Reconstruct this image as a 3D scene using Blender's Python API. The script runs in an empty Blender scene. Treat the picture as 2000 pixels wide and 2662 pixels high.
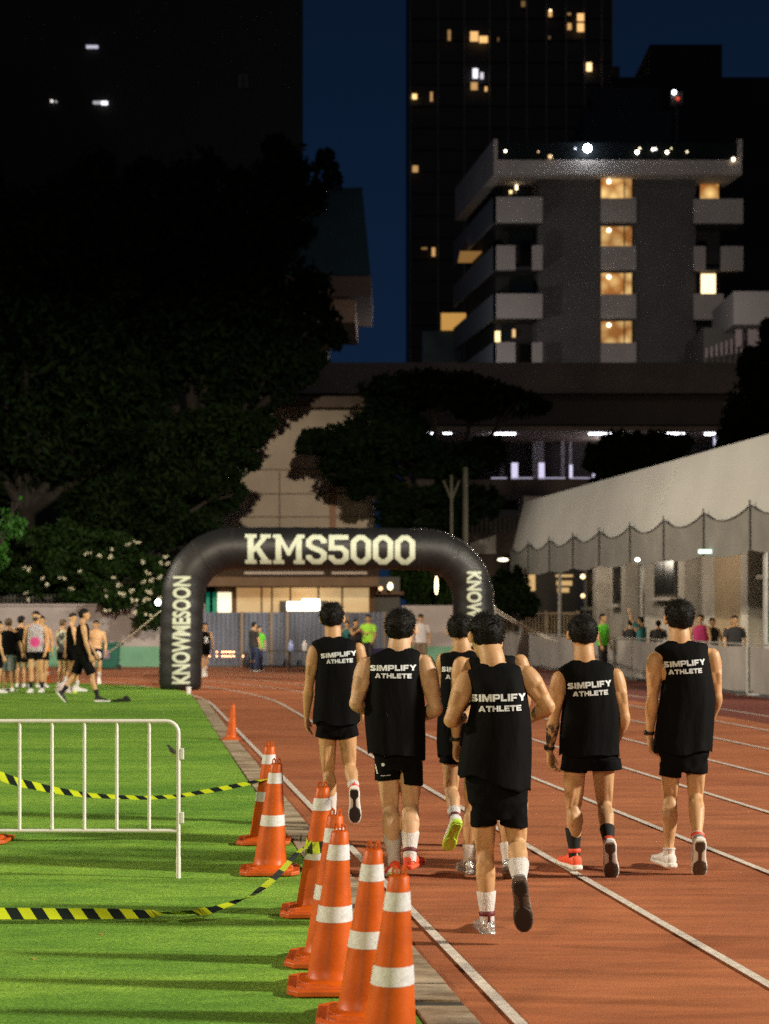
import bpy, bmesh, math, random
import numpy as np
from mathutils import Vector, Matrix, noise
from mathutils.bvhtree import BVHTree
random.seed(7); np.random.seed(7)
C = bpy.context.scene.collection
sc = bpy.context.scene
PI = math.pi
# ------------------------------------------------------------------ camera
F, CX, HY, HC = 4200.0, 1000.0, 1595.0, 1.65
cam_d = bpy.data.cameras.new("camera"); cam = bpy.data.objects.new("camera", cam_d); C.objects.link(cam)
sc.camera = cam
cam.location = (0, 0, HC); cam.rotation_euler = (PI/2, 0, 0)
cam_d.sensor_fit = 'HORIZONTAL'; cam_d.sensor_width = 24.0; cam_d.lens = F*24/2000
cam_d.shift_y = (HY-1331)/2000
cam_d.clip_start = 0.1; cam_d.clip_end = 2000
cam_d.dof.use_dof = True; cam_d.dof.focus_distance = 9.0; cam_d.dof.aperture_fstop = 2.5; cam_d.dof.aperture_blades = 9
# ------------------------------------------------------------------ world: clear dusk sky
w = bpy.data.worlds.new("World"); sc.world = w; w.use_nodes = True
nt = w.node_tree; nt.nodes.clear()
out = nt.nodes.new('ShaderNodeOutputWorld'); bg = nt.nodes.new('ShaderNodeBackground')
sky = nt.nodes.new('ShaderNodeTexSky'); sky.sky_type = 'NISHITA'; sky.sun_disc = False
sky.sun_elevation = math.radians(-5.0); sky.sun_rotation = math.radians(200); sky.ozone_density = 3.0
mul = nt.nodes.new('ShaderNodeMix'); mul.data_type = 'RGBA'; mul.blend_type = 'MIX'
grad = nt.nodes.new('ShaderNodeTexCoord'); sep = nt.nodes.new('ShaderNodeSeparateXYZ')
rmp = nt.nodes.new('ShaderNodeValToRGB')
rmp.color_ramp.elements[0].position = 0.02; rmp.color_ramp.elements[0].color = (0.0062, 0.0185, 0.048, 1)
rmp.color_ramp.elements[1].position = 0.45; rmp.color_ramp.elements[1].color = (0.0026, 0.0075, 0.022, 1)
nt.links.new(grad.outputs['Generated'], sep.inputs[0]); nt.links.new(sep.outputs['Z'], rmp.inputs['Fac'])
skm = nt.nodes.new('ShaderNodeVectorMath'); skm.operation = 'SCALE'; skm.inputs['Scale'].default_value = 0.05
nt.links.new(sky.outputs[0], skm.inputs[0])
mul.inputs['Factor'].default_value = 0.85
nt.links.new(skm.outputs[0], mul.inputs['A']); nt.links.new(rmp.outputs[0], mul.inputs['B'])
nt.links.new(mul.outputs['Result'], bg.inputs[0]); bg.inputs[1].default_value = 1.0
nt.links.new(bg.outputs[0], out.inputs[0])
# ------------------------------------------------------------------ lights
def aim(o, target):
    d = Vector(target)-o.location
    o.rotation_euler = d.to_track_quat('-Z', 'Y').to_euler()
def spot(name, loc, target, power, col, size_deg, blend, rad):
    l = bpy.data.lights.new(name, 'SPOT'); l.energy = power; l.color = col
    l.spot_size = math.radians(size_deg); l.spot_blend = blend; l.shadow_soft_size = rad
    o = bpy.data.objects.new(name, l); C.objects.link(o); o.location = loc; aim(o, target); return o
WARM = (1.0, 0.87, 0.66)
spot('floodlight_right', (36, 3, 17), (-3, 23, 0), 112000, (1.0, 0.93, 0.79), 58, 0.6, 1.2)
spot('floodlight_left', (-36, 13, 16), (1, 20, 0), 42000, WARM, 62, 0.5, 1.0)
spot('floodlight_behind', (-16, -26, 15), (2, 12, 0), 25000, (1.0, 0.78, 0.46), 50, 0.7, 2.2)
spot('floodlight_far_right', (30, 30, 16), (-9, 42, 0), 24000, WARM, 46, 0.6, 0.7)
spot('floodlight_long', (5, -12, 17), (-6.5, 60, 1.6), 86000, (1.0, 0.84, 0.64), 19.5, 0.6, 0.35)
spot('floodlight_far_left', (-34, 36, 16), (8, 43, 2.5), 34000, (1.0, 0.88, 0.70), 40, 0.6, 0.6)  # spot added to brighten the canopy and the stand
sd = bpy.data.lights.new('sun', 'SUN'); sd.energy = 0.06; sd.angle = math.radians(12); sd.color = (1.0, 0.86, 0.72)
city_glow = bpy.data.objects.new('sun', sd); C.objects.link(city_glow); city_glow.location = (0, -10, 60); aim(city_glow, (8, 60, 25))  # weak directional lamp added as city glow on the far buildings
# ------------------------------------------------------------------ exposure
vs = sc.view_settings
sc.display_settings.display_device = 'sRGB'
vs.view_transform = 'Standard'; vs.look = 'None'; vs.exposure = 0.0; vs.gamma = 1.0
try: vs.use_curve_mapping = False
except Exception: pass
sc.cycles.use_denoising = False; sc.cycles.use_adaptive_sampling = False
sc.cycles.max_bounces = 5; sc.cycles.diffuse_bounces = 2; sc.cycles.transparent_max_bounces = 6
sc.cycles.sample_clamp_indirect = 1.0

# ------------------------------------------------------------------ projection helpers (photo pixels -> metres)
def P(px, py, Y): return Vector(((px-CX)*Y/F, Y, HC-(py-HY)*Y/F))
def G(px, py):
    Y = F*HC/(py-HY); return Vector(((px-CX)*Y/F, Y, 0.0))
TT = (CX-324)/F                                   # the track runs to a vanishing point left of centre
def T(u, Y, z=0.0): return Vector((u-TT*Y, Y, z))

# ------------------------------------------------------------------ object helpers
ORG = {}
def setp(o, label=None, cat=None, group=None, kind=None):
    if label: o['label'] = label
    if cat: o['category'] = cat
    if group: o['group'] = group
    if kind: o['kind'] = kind
    return o
def root(name, loc, label, cat, group=None):
    o = bpy.data.objects.new(name, None); C.objects.link(o); o.location = loc
    o.empty_display_size = 0.1; ORG[o] = Vector(loc); return setp(o, label, cat, group)
def link(name, me, m, parent=None, smooth=True):
    o = bpy.data.objects.new(name, me); C.objects.link(o)
    if m is not None: me.materials.append(m)
    if smooth: me.polygons.foreach_set('use_smooth', [True]*len(me.polygons)); me.update()
    if parent is not None:
        off = ORG[parent]
        me.transform(Matrix.Translation(-off)); o.parent = parent; ORG[o] = off
    return o
class MB:
    def __init__(s): s.v = []; s.f = []
    def add(s, vs, fs):
        n = len(s.v); s.v += [Vector(v) for v in vs]; s.f += [tuple(i+n for i in f) for f in fs]; return s
    def box(s, a, b, skew=0.0):
        x0, y0, z0 = a; x1, y1, z1 = b; k = skew*(y1-y0)
        return s.add([(x0,y0,z0),(x1,y0,z0),(x1+k,y1,z0),(x0+k,y1,z0),(x0,y0,z1),(x1,y0,z1),(x1+k,y1,z1),(x0+k,y1,z1)],
            [(3,2,1,0),(4,5,6,7),(0,1,5,4),(1,2,6,5),(2,3,7,6),(3,0,4,7)])
    def fb(s, px0, py0, px1, py1, Y, d=0.3, skew=0.0):    # box whose front spans these photo pixels at distance Y
        a = P(px0, py1, Y); b = P(px1, py0, Y)
        return s.box((a.x, Y, a.z), (b.x, Y+d, b.z), skew)
    def prism(s, poly, z0, z1):
        n = len(poly); vs = [(p[0],p[1],z0) for p in poly]+[(p[0],p[1],z1) for p in poly]
        return s.add(vs, [tuple(range(n))[::-1], tuple(range(n,2*n))]+[(i,(i+1)%n,(i+1)%n+n,i+n) for i in range(n)])
    def loft(s, rings, caps=True, closed=True):
        n = len(rings[0]); vs = [p for r in rings for p in r]; fs = []
        for i in range(len(rings)-1):
            for j in range(n if closed else n-1):
                k = (j+1) % n
                fs.append((i*n+j, i*n+k, (i+1)*n+k, (i+1)*n+j))
        if caps:
            fs.append(tuple(range(n))[::-1]); fs.append(tuple((len(rings)-1)*n+j for j in range(n)))
        return s.add(vs, fs)
    def tube(s, pts, r, n=10, caps=True, ref=None, round_=False, ry=None):
        pts = [Vector(p) for p in pts]; m = len(pts)
        rr = r if isinstance(r, (list, tuple)) else [r]*m
        rings = []; prev = None
        for i, p in enumerate(pts):
            d = (pts[min(i+1, m-1)]-pts[max(i-1, 0)]).normalized()
            if prev is None:
                q = Vector(ref) if ref else (Vector((1,0,0)) if abs(d.x) < 0.8 else Vector((0,1,0)))
            else: q = prev
            a = (q-d*q.dot(d)).normalized(); b = d.cross(a); prev = a
            k = ry if ry else 1.0
            rings.append([p+a*rr[i]*math.cos(2*PI*j/n)+b*rr[i]*k*math.sin(2*PI*j/n) for j in range(n)])
            if round_ and i in (0, m-1):
                sg = -1 if i == 0 else 1; extra = []
                for t in (0.5, 0.85, 0.98):
                    c = math.sqrt(1-t*t); q2 = p+d*sg*rr[i]*t
                    extra.append([q2+a*rr[i]*c*math.cos(2*PI*j/n)+b*rr[i]*k*c*math.sin(2*PI*j/n) for j in range(n)])
                if i == 0: rings = extra[::-1]+rings
                else: rings += extra
        return s.loft(rings, caps)
    def ball(s, c, rx, ry=None, rz=None, n=12, m=8, fr=None):
        ry = ry or rx; rz = rz or rx; c = Vector(c); fr = fr or (Vector((1,0,0)), Vector((0,1,0)), Vector((0,0,1)))
        rings = []
        for i in range(m+1):
            t = PI*(i+0.02)/(m+0.04)-PI/2
            rings.append([c+fr[0]*rx*math.cos(t)*math.cos(2*PI*j/n)+fr[1]*ry*math.cos(t)*math.sin(2*PI*j/n)+fr[2]*rz*math.sin(t) for j in range(n)])
        return s.loft(rings)
    def mesh(s, name='m'):
        me = bpy.data.meshes.new(name); me.from_pydata([tuple(v) for v in s.v], [], s.f); me.update(); return me
    def build(s, name, m, parent=None, smooth=False, bevel=0.0, auto=True):
        me = s.mesh(name)
        bm = bmesh.new(); bm.from_mesh(me); bmesh.ops.recalc_face_normals(bm, faces=bm.faces); bm.to_mesh(me); bm.free()
        o = link(name, me, m, parent, smooth)
        if smooth and auto:
            try: me.set_sharp_from_angle(angle=math.radians(40))
            except Exception: pass
        if bevel:
            b = o.modifiers.new('bevel', 'BEVEL'); b.width = bevel; b.segments = 2; b.limit_method = 'ANGLE'
        return o
def copy_tree(o, loc, label, parent=None):
    c = o.copy(); C.objects.link(c); c.location = loc; c['label'] = label
    for ch in o.children:
        d = ch.copy(); C.objects.link(d); d.parent = c
        for g in ch.children:
            e = g.copy(); C.objects.link(e); e.parent = d
    return c

# ------------------------------------------------------------------ materials
def mat(name, col, rough=0.6, var=0.15, scale=12.0, bump=0.0, bscale=60.0, metal=0.0, spec=0.5, coat=0.0, emit=None, es=0.0,
        stretch=None, col2=None, sss=0.0, contrast=None):
    m = bpy.data.materials.new(name); m.use_nodes = True; n = m.node_tree; b = n.nodes['Principled BSDF']
    b.inputs['Roughness'].default_value = rough; b.inputs['Metallic'].default_value = metal
    b.inputs['Specular IOR Level'].default_value = spec; b.inputs['Coat Weight'].default_value = coat
    b.inputs['Base Color'].default_value = (*col, 1)
    if sss: b.inputs['Subsurface Weight'].default_value = sss; b.inputs['Subsurface Radius'].default_value = (0.02, 0.008, 0.004)
    tc = n.nodes.new('ShaderNodeTexCoord'); mp = n.nodes.new('ShaderNodeMapping'); n.links.new(tc.outputs['Object'], mp.inputs[0])
    if stretch: mp.inputs['Scale'].default_value = stretch
    if var or col2:
        nz = n.nodes.new('ShaderNodeTexNoise'); nz.inputs['Scale'].default_value = scale; nz.inputs['Detail'].default_value = 6
        nz.inputs['Roughness'].default_value = 0.6
        n.links.new(mp.outputs[0], nz.inputs['Vector'])
        r = n.nodes.new('ShaderNodeValToRGB'); c = contrast or (0.3, 0.7)
        r.color_ramp.elements[0].position = c[0]; r.color_ramp.elements[1].position = c[1]
        c2 = col2 if col2 else tuple(min(1, x*(1+var)) for x in col)
        c1 = col if col2 else tuple(x*(1-var) for x in col)
        r.color_ramp.elements[0].color = (*c1, 1); r.color_ramp.elements[1].color = (*c2, 1)
        n.links.new(nz.outputs['Fac'], r.inputs[0]); n.links.new(r.outputs[0], b.inputs['Base Color'])
    if bump:
        nz2 = n.nodes.new('ShaderNodeTexNoise'); nz2.inputs['Scale'].default_value = bscale; nz2.inputs['Detail'].default_value = 4
        n.links.new(mp.outputs[0], nz2.inputs['Vector'])
        bp = n.nodes.new('ShaderNodeBump'); bp.inputs['Strength'].default_value = bump; bp.inputs['Distance'].default_value = 0.02
        n.links.new(nz2.outputs['Fac'], bp.inputs['Height']); n.links.new(bp.outputs[0], b.inputs['Normal'])
    if emit:
        b.inputs['Emission Color'].default_value = (*emit, 1); b.inputs['Emission Strength'].default_value = es
        m.cycles.emission_sampling = 'NONE'
    return m
def nodes_of(m): return m.node_tree, m.node_tree.nodes['Principled BSDF']
def mixrgb(n, fac, a, b, typ='MIX'):
    x = n.nodes.new('ShaderNodeMix'); x.data_type = 'RGBA'; x.blend_type = typ
    for k, v in (('Factor', fac), ('A', a), ('B', b)):
        if hasattr(v, 'is_linked') or hasattr(v, 'links'): n.links.new(v, x.inputs[k])
        else: x.inputs[k].default_value = v if k == 'Factor' else (*v, 1)
    return x.outputs['Result']
def noi(n, vec, scale, detail=4, rough=0.6):
    z = n.nodes.new('ShaderNodeTexNoise'); z.inputs['Scale'].default_value = scale; z.inputs['Detail'].default_value = detail
    z.inputs['Roughness'].default_value = rough; n.links.new(vec, z.inputs['Vector']); return z.outputs['Fac']
def ramp(n, fac, p0, c0, p1, c1):
    r = n.nodes.new('ShaderNodeValToRGB'); r.color_ramp.elements[0].position = p0; r.color_ramp.elements[1].position = p1
    r.color_ramp.elements[0].color = (*c0, 1); r.color_ramp.elements[1].color = (*c1, 1); n.links.new(fac, r.inputs[0]); return r.outputs[0]
def mapped(n, sc_):
    tc = n.nodes.new('ShaderNodeTexCoord'); mp = n.nodes.new('ShaderNodeMapping'); mp.inputs['Scale'].default_value = sc_
    n.links.new(tc.outputs['Object'], mp.inputs[0]); return mp.outputs[0]
def turf_mat():
    m = mat('turf', (0.08, 0.2, 0.02), 0.75, 0, bump=0.0, spec=0.25); n, b = nodes_of(m)
    v1 = mapped(n, (0.35, 1.3, 1)); v2 = mapped(n, (60, 150, 60)); v3 = mapped(n, (2.5, 9, 1))
    big = ramp(n, noi(n, v1, 1.0, 3), 0.35, (0.138, 0.315, 0.038), 0.68, (0.265, 0.485, 0.062))
    mid = ramp(n, noi(n, v3, 1.0, 5, 0.7), 0.3, (0.60, 0.68, 0.6), 0.7, (1.25, 1.15, 1.2))
    fine = ramp(n, noi(n, v2, 1.0, 3, 0.7), 0.32, (0.35, 0.42, 0.35), 0.68, (1.55, 1.5, 1.35))
    n.links.new(mixrgb(n, 1.0, mixrgb(n, 1.0, big, mid, 'MULTIPLY'), fine, 'MULTIPLY'), b.inputs['Base Color'])
    bp = n.nodes.new('ShaderNodeBump'); bp.inputs['Strength'].default_value = 0.7; bp.inputs['Distance'].default_value = 0.012
    n.links.new(noi(n, v2, 1.0, 3, 0.7), bp.inputs['Height']); n.links.new(bp.outputs[0], b.inputs['Normal']); return m
def track_mat(name, ca, cb):
    m = mat(name, ca, 0.8, 0, spec=0.3); n, b = nodes_of(m)
    v1 = mapped(n, (0.25, 1.1, 1)); v2 = mapped(n, (230, 230, 230)); v3 = mapped(n, (1.2, 7, 1))
    big = ramp(n, noi(n, v1, 1.0, 4), 0.35, ca, 0.65, cb)
    mid = ramp(n, noi(n, v3, 1.0, 5, 0.65), 0.28, (0.66, 0.64, 0.62), 0.72, (1.2, 1.22, 1.24))
    fine = ramp(n, noi(n, v2, 1.0, 2, 0.7), 0.3, (0.42, 0.38, 0.36), 0.7, (1.5, 1.52, 1.55))
    n.links.new(mixrgb(n, 1.0, mixrgb(n, 1.0, big, mid, 'MULTIPLY'), fine, 'MULTIPLY'), b.inputs['Base Color'])
    bp = n.nodes.new('ShaderNodeBump'); bp.inputs['Strength'].default_value = 0.5; bp.inputs['Distance'].default_value = 0.004
    n.links.new(noi(n, v2, 1.0, 2, 0.7), bp.inputs['Height']); n.links.new(bp.outputs[0], b.inputs['Normal']); return m
M = {}
M['turf'] = turf_mat()
M['track'] = track_mat('track_rubber', (0.32, 0.096, 0.036), (0.44, 0.148, 0.057))
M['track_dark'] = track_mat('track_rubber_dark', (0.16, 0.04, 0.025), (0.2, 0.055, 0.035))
M['line'] = mat('line_paint', (0.62, 0.55, 0.47), 0.7, 0.25, 25, bump=0.3, bscale=300)
M['conc'] = mat('concrete', (0.20, 0.14, 0.085), 0.85, 0, 3.0, bump=0.5, bscale=40, stretch=(0.5, 1.6, 1), col2=(0.46, 0.37, 0.25), contrast=(0.4, 0.6))  # concrete tone, with shadow bands of cones and people put into the colour
M['gap'] = mat('dark_gap', (0.03, 0.027, 0.02), 0.9, 0.3, 9)
M['asph'] = mat('asphalt', (0.05, 0.05, 0.048), 0.9, 0.3, 3)
M['orange'] = mat('cone_plastic', (0.56, 0.092, 0.003), 0.45, 0.22, 9, bump=0.06, bscale=40, spec=0.35)
M['orange2'] = mat('cone_plastic_scuffed', (0.52, 0.085, 0.004), 0.5, 0.25, 5, bump=0.1, bscale=30)
M['refl'] = mat('reflective_sleeve', (0.66, 0.66, 0.68), 0.45, 0.16, 60, bump=0.15, bscale=250)
M['whitesteel'] = mat('white_painted_steel', (0.74, 0.74, 0.70), 0.35, 0.08, 8, bump=0.05, bscale=30)
M['skin'] = mat('skin', (0.52, 0.30, 0.145), 0.5, 0.16, 7, bump=0.05, bscale=150, sss=0.08, spec=0.4)
M['skin_pale'] = mat('skin_pale', (0.58, 0.36, 0.21), 0.5, 0.14, 7, bump=0.05, bscale=150, sss=0.08, spec=0.4)
M['hair'] = mat('black_hair', (0.008, 0.007, 0.006), 0.6, 0.3, 30, bump=0.4, bscale=110, stretch=(1, 1, 0.2), spec=0.16)
M['hair_brown'] = mat('brown_hair', (0.09, 0.05, 0.025), 0.55, 0.4, 30, bump=0.6, bscale=90)
M['black'] = mat('black_jersey', (0.0022, 0.0022, 0.0025), 0.8, 0.3, 40, bump=0.5, bscale=13, stretch=(1, 1, 0.35), spec=0.10)
M['black2'] = mat('black_shorts_cloth', (0.0025, 0.0027, 0.0032), 0.8, 0.3, 30, bump=0.3, bscale=15, spec=0.10)
M['print'] = mat('white_print', (0.66, 0.71, 0.74), 0.6, 0.12, 60)
M['sockw'] = mat('white_sock', (0.62, 0.58, 0.56), 0.85, 0.12, 30, bump=0.5, bscale=160, stretch=(1, 1, 0.5))
M['sockb'] = mat('black_sock', (0.005, 0.005, 0.005), 0.85, 0.2, 30)
M['red'] = mat('red_mesh', (0.72, 0.07, 0.03), 0.6, 0.2, 40)
M['redor'] = mat('orange_red_mesh', (0.85, 0.10, 0.035), 0.55, 0.15, 40, bump=0.2, bscale=200)
M['silver'] = mat('silver_upper', (0.50, 0.50, 0.50), 0.3, 0.5, 35, metal=0.6, bump=0.6, bscale=60)
M['shoew'] = mat('white_upper', (0.70, 0.69, 0.66), 0.6, 0.12, 30)
M['sole'] = mat('white_sole', (0.74, 0.72, 0.66), 0.6, 0.12, 30)
M['soleb'] = mat('brown_outsole', (0.085, 0.05, 0.03), 0.7, 0.3, 30, bump=0.6, bscale=90)
M['neon'] = mat('neon_sole', (0.50, 0.75, 0.06), 0.5, 0.1, 30)
M['blackrub'] = mat('black_rubber', (0.012, 0.012, 0.012), 0.5, 0.2, 20)
M['darkred'] = mat('dark_red_band', (0.12, 0.012, 0.012), 0.6, 0.2, 20)
M['vinyl'] = mat('black_vinyl', (0.005, 0.005, 0.0055), 0.5, 0.25, 6, bump=0.35, bscale=9, spec=0.35)
M['cream'] = mat('cream_print', (0.38, 0.42, 0.33), 0.6, 0.1, 12)
M['tape_y'] = mat('yellow_tape', (0.60, 0.72, 0.02), 0.4, 0.1, 8)
M['tape_k'] = mat('black_tape', (0.012, 0.02, 0.016), 0.4, 0.1, 8)
M['leaf'] = mat('dark_leaves', (0.004, 0.009, 0.003), 0.8, 0, 3, col2=(0.008, 0.016, 0.004), spec=0.04)
M['leaf2'] = mat('green_leaves', (0.006, 0.014, 0.003), 0.6, 0, 3, col2=(0.015, 0.034, 0.006), spec=0.08)
M['leaf3'] = mat('bright_leaves', (0.015, 0.06, 0.006), 0.55, 0, 3, col2=(0.03, 0.12, 0.012), spec=0.2)  # floodlight on the foliage put into a brighter leaf green
M['bark'] = mat('bark', (0.016, 0.012, 0.008), 0.9, 0.3, 6, bump=0.8, bscale=20)
M['petal'] = mat('petals', (0.50, 0.47, 0.33), 0.6, 0.1, 10)
# ================================================================== GROUND
def sheet(name, pts, z, m, lab=None):
    me = bpy.data.meshes.new(name); me.from_pydata([(p[0], p[1], z) for p in pts], [], [tuple(range(len(pts)))]); me.update()
    o = link(name, me, m, None, False); setp(o, kind='structure'); return o
sheet('ground', [(-700,-60),(700,-60),(700,900),(-700,900)], -0.03, M['asph'])
UE = 12.55
sheet('running_track', [T(-0.3,-4), T(UE,-4), T(UE,56), (-60,56), (-60,36), T(-0.3,36)], 0.0, M['track'])
sheet('track_margin', [T(9.65,-4), T(UE-0.01,-4), T(UE-0.01,50), T(9.65,50)], 0.004, M['track_dark'])  # darker red strip laid over the outer track
# turf outline: straight inner edge, rounded corner by the arch, far edge
edge = [T(1.19,-4), T(1.19,8), T(1.20,13), G(628,2010), G(600,1966), G(563,1908), G(540,1870), G(523,1843), G(508,1820), G(496,1806), G(480,1799), G(450,1794), G(415,1789), G(330,1783), G(253,1779), G(144,1776), G(0,1775), G(-500,1776)]
poly = [(p[0], p[1]) for p in edge]+[(-40, 38.0), (-40, -4)]
mb = MB(); mb.prism(poly, -0.02, 0.012)
setp(mb.build('turf', M['turf']), kind='structure')
# drain strip of concrete slabs between turf and track
mb = MB(); Y = 2.5
ep = [(2.5, 1.19, 1.425), (13, 1.20, 1.43), (16.7, 1.22, 1.45), (22.1, 1.255, 1.47), (27.9, 1.32, 1.52), (31, 1.36, 1.56)]
def eu(Y):
    for (a, l0, r0), (b, l1, r1) in zip(ep, ep[1:]):
        if a <= Y <= b:
            t = (Y-a)/(b-a); return l0+(l1-l0)*t, r0+(r1-r0)*t
    return ep[-1][1:]
def quadslab(mb, Y0, Y1, z, zb=-0.02, sh=0.0):
    a, b = eu(Y0), eu(Y1)
    vs = [T(a[0]+0.008-sh, Y0), T(a[1]-0.008, Y0), T(b[1]-0.008, Y1), T(b[0]+0.008-sh, Y1)]
    mb.add([(v.x, v.y, zb) for v in vs]+[(v.x, v.y, z) for v in vs], [(3,2,1,0),(4,5,6,7),(0,1,5,4),(1,2,6,5),(2,3,7,6),(3,0,4,7)])
gp = MB()
while Y < 30.6:
    L = 0.29+random.uniform(-0.01, 0.01)
    gp = gp
    quadslab(mb, Y, Y+L, 0.018+random.uniform(-0.003, 0.003)); Y += L+random.choice([0.012, 0.012, 0.02])
    if random.random() < 0.18: Y += 0.1
o = setp(mb.build('drain_slabs', M['conc'], bevel=0.003), kind='structure')
mb = MB()
pl = [T(eu(y)[0]+0.002, y) for y in (2.5, 13, 16.7, 22.1, 27.9, 30.9)]; pr = [T(eu(y)[1]-0.002, y) for y in (2.5, 13, 16.7, 22.1, 27.9, 30.9)]
sheet('drain_channel', pl+pr[::-1], 0.006, M['gap'])
# lane lines
def lane(u, wd):
    hw = wd/2/0.987; L = []; R = []
    for i in range(40):
        Y = -3+i*32/39; L.append(T(u-hw, Y)); R.append(T(u+hw, Y))
    c0 = T(u, 29); dirv = Vector((-TT, 1, 0)).normalized(); nr = Vector((-dirv.y, dirv.x, 0)); rad = 26+u
    cen = c0+nr*rad
    for i in range(1, 30):
        a = i*0.045
        d = (-nr)*math.cos(a)+dirv*math.sin(a)
        for lst, rr in ((L, rad-wd/2), (R, rad+wd/2)):
            lst.append(cen+d*rr)
    me = bpy.data.meshes.new('lane_line'); vs = [(p.x, p.y, 0.008) for p in L]+[(p.x, p.y, 0.008) for p in R]; n = len(L)
    me.from_pydata(vs, [], [(i, i+n, i+n+1, i+1) for i in range(n-1)]); me.update()
    setp(link('lane_line', me, M['line'], None, False), kind='structure')
for k in range(8):
    if k == 0: lane(0.9625*1.65, 0.052)
    else: lane((0.98+0.75*k)*1.65, 0.052)

# ================================================================== CONES
def make_cone(loc, label, plain=False):
    r = root('traffic_cone', loc, label, 'traffic cone', 'orange traffic cones along the turf edge')
    o = ORG[r]; LE = 0.062
    def sh(p): return Vector((p[0]+LE*max(0, p[2]-0.04), p[1], p[2]))
    b = MB(); hw = 0.188; ch = 0.05
    octo = [(-hw+ch,-hw),(hw-ch,-hw),(hw,-hw+ch),(hw,hw-ch),(hw-ch,hw),(-hw+ch,hw),(-hw,hw-ch),(-hw,-hw+ch)]
    b.prism(octo, 0.006, 0.03)
    ins = [(x*0.80, y*0.80) for x, y in octo]
    b.loft([[Vector((x, y, 0.03)) for x, y in ins], [Vector((x*0.92, y*0.92, 0.042)) for x, y in ins]])
    for sx in (-1, 1):
        for sy in (-1, 1): b.box((sx*0.13-0.03, sy*0.13-0.03, -0.002), (sx*0.13+0.03, sy*0.13+0.03, 0.01))
    b.v = [v+o for v in b.v]; b.build('base', M['orange2'], r, bevel=0.004)
    H = 0.69
    def rad(z): return 0.105-(0.105-0.036)*(z-0.05)/(H-0.05) if z > 0.05 else 0.135-(0.03)*(z-0.04)/0.01
    bd = MB(); prof = [(0.03,0.145),(0.045,0.140),(0.052,0.112),(0.06,rad(0.06))]+[(z, rad(z)) for z in np.linspace(0.1, H-0.008, 12)]+[(H-0.002, 0.033),(H, 0.028),(H, 0.018)]
    bd.loft([[sh((rr*math.cos(2*PI*j/40), rr*math.sin(2*PI*j/40), z))+o for j in range(40)] for z, rr in prof])
    bd.build('cone_body', M['orange'], r, smooth=True)
    if not plain:
        for z0, z1 in ((0.30, 0.368), (0.565, 0.632)):
            sl = MB()
            sl.loft([[sh(((rad(z)+0.0022)*math.cos(2*PI*j/40), (rad(z)+0.0022)*math.sin(2*PI*j/40), z))+o for j in range(40)] for z in np.linspace(z0, z1, 4)], caps=False)
            sl.build('reflective_sleeve', M['refl'], r, smooth=True)
    e = MB()
    for k in range(4):
        a = PI/4+k*PI/2; cx, cy = 0.022*math.cos(a), 0.022*math.sin(a); tx, ty = -math.sin(a)*0.011, math.cos(a)*0.011
        e.tube([sh((cx-tx, cy-ty, H-0.006))+o, sh((cx-tx, cy-ty, H+0.02))+o, sh((cx, cy, H+0.03))+o, sh((cx+tx, cy+ty, H+0.02))+o, sh((cx+tx, cy+ty, H-0.006))+o], 0.0038, 6)
    e.build('lifting_ears', M['orange'], r, smooth=True)
    return r
def cone_at(px, py): p = G(px, py); p.z = 0.012; return p
c0 = make_cone(cone_at(1009, 2778), 'nearest orange traffic cone, cut off by the bottom edge beside the drain strip')
cones = [((945, 2660), 'tall orange cone just left of and behind the nearest cone, its foot cut off'),
         ((860, 2577), 'third orange cone from the camera, its scuffed base fully in the picture'),
         ((850, 2507), 'orange cone mostly hidden behind another one, only its left side and flat top showing'),
         ((820, 2380), 'orange cone with the yellow and black tape knotted around its middle'),
         ((702, 2273), 'orange cone with full base standing on the turf in front of its twin'),
         ((687, 2195), 'orange cone half hidden behind its twin, holding the end of the farther tape'),
         ((-42, 2193), 'orange cone at the left picture edge, only a corner of its base showing')]
placed = {}
for i, ((px, py), lab) in enumerate(cones):
    c = copy_tree(c0, cone_at(px, py), lab); c.rotation_euler.z = (0.0, 0.03, -0.04, 0.02, 0.05, 0.0, -0.03, 0)[i]
r = make_cone(cone_at(601, 1926), 'small plain orange cone without sleeves farthest along the drain strip', plain=True); r.scale = (0.66, 0.66, 0.66)
c = copy_tree(c0, cone_at(121, 1776), 'distant orange cone with one pale sleeve behind the group on the turf'); c.scale = (0.66, 0.66, 0.66)
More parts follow.
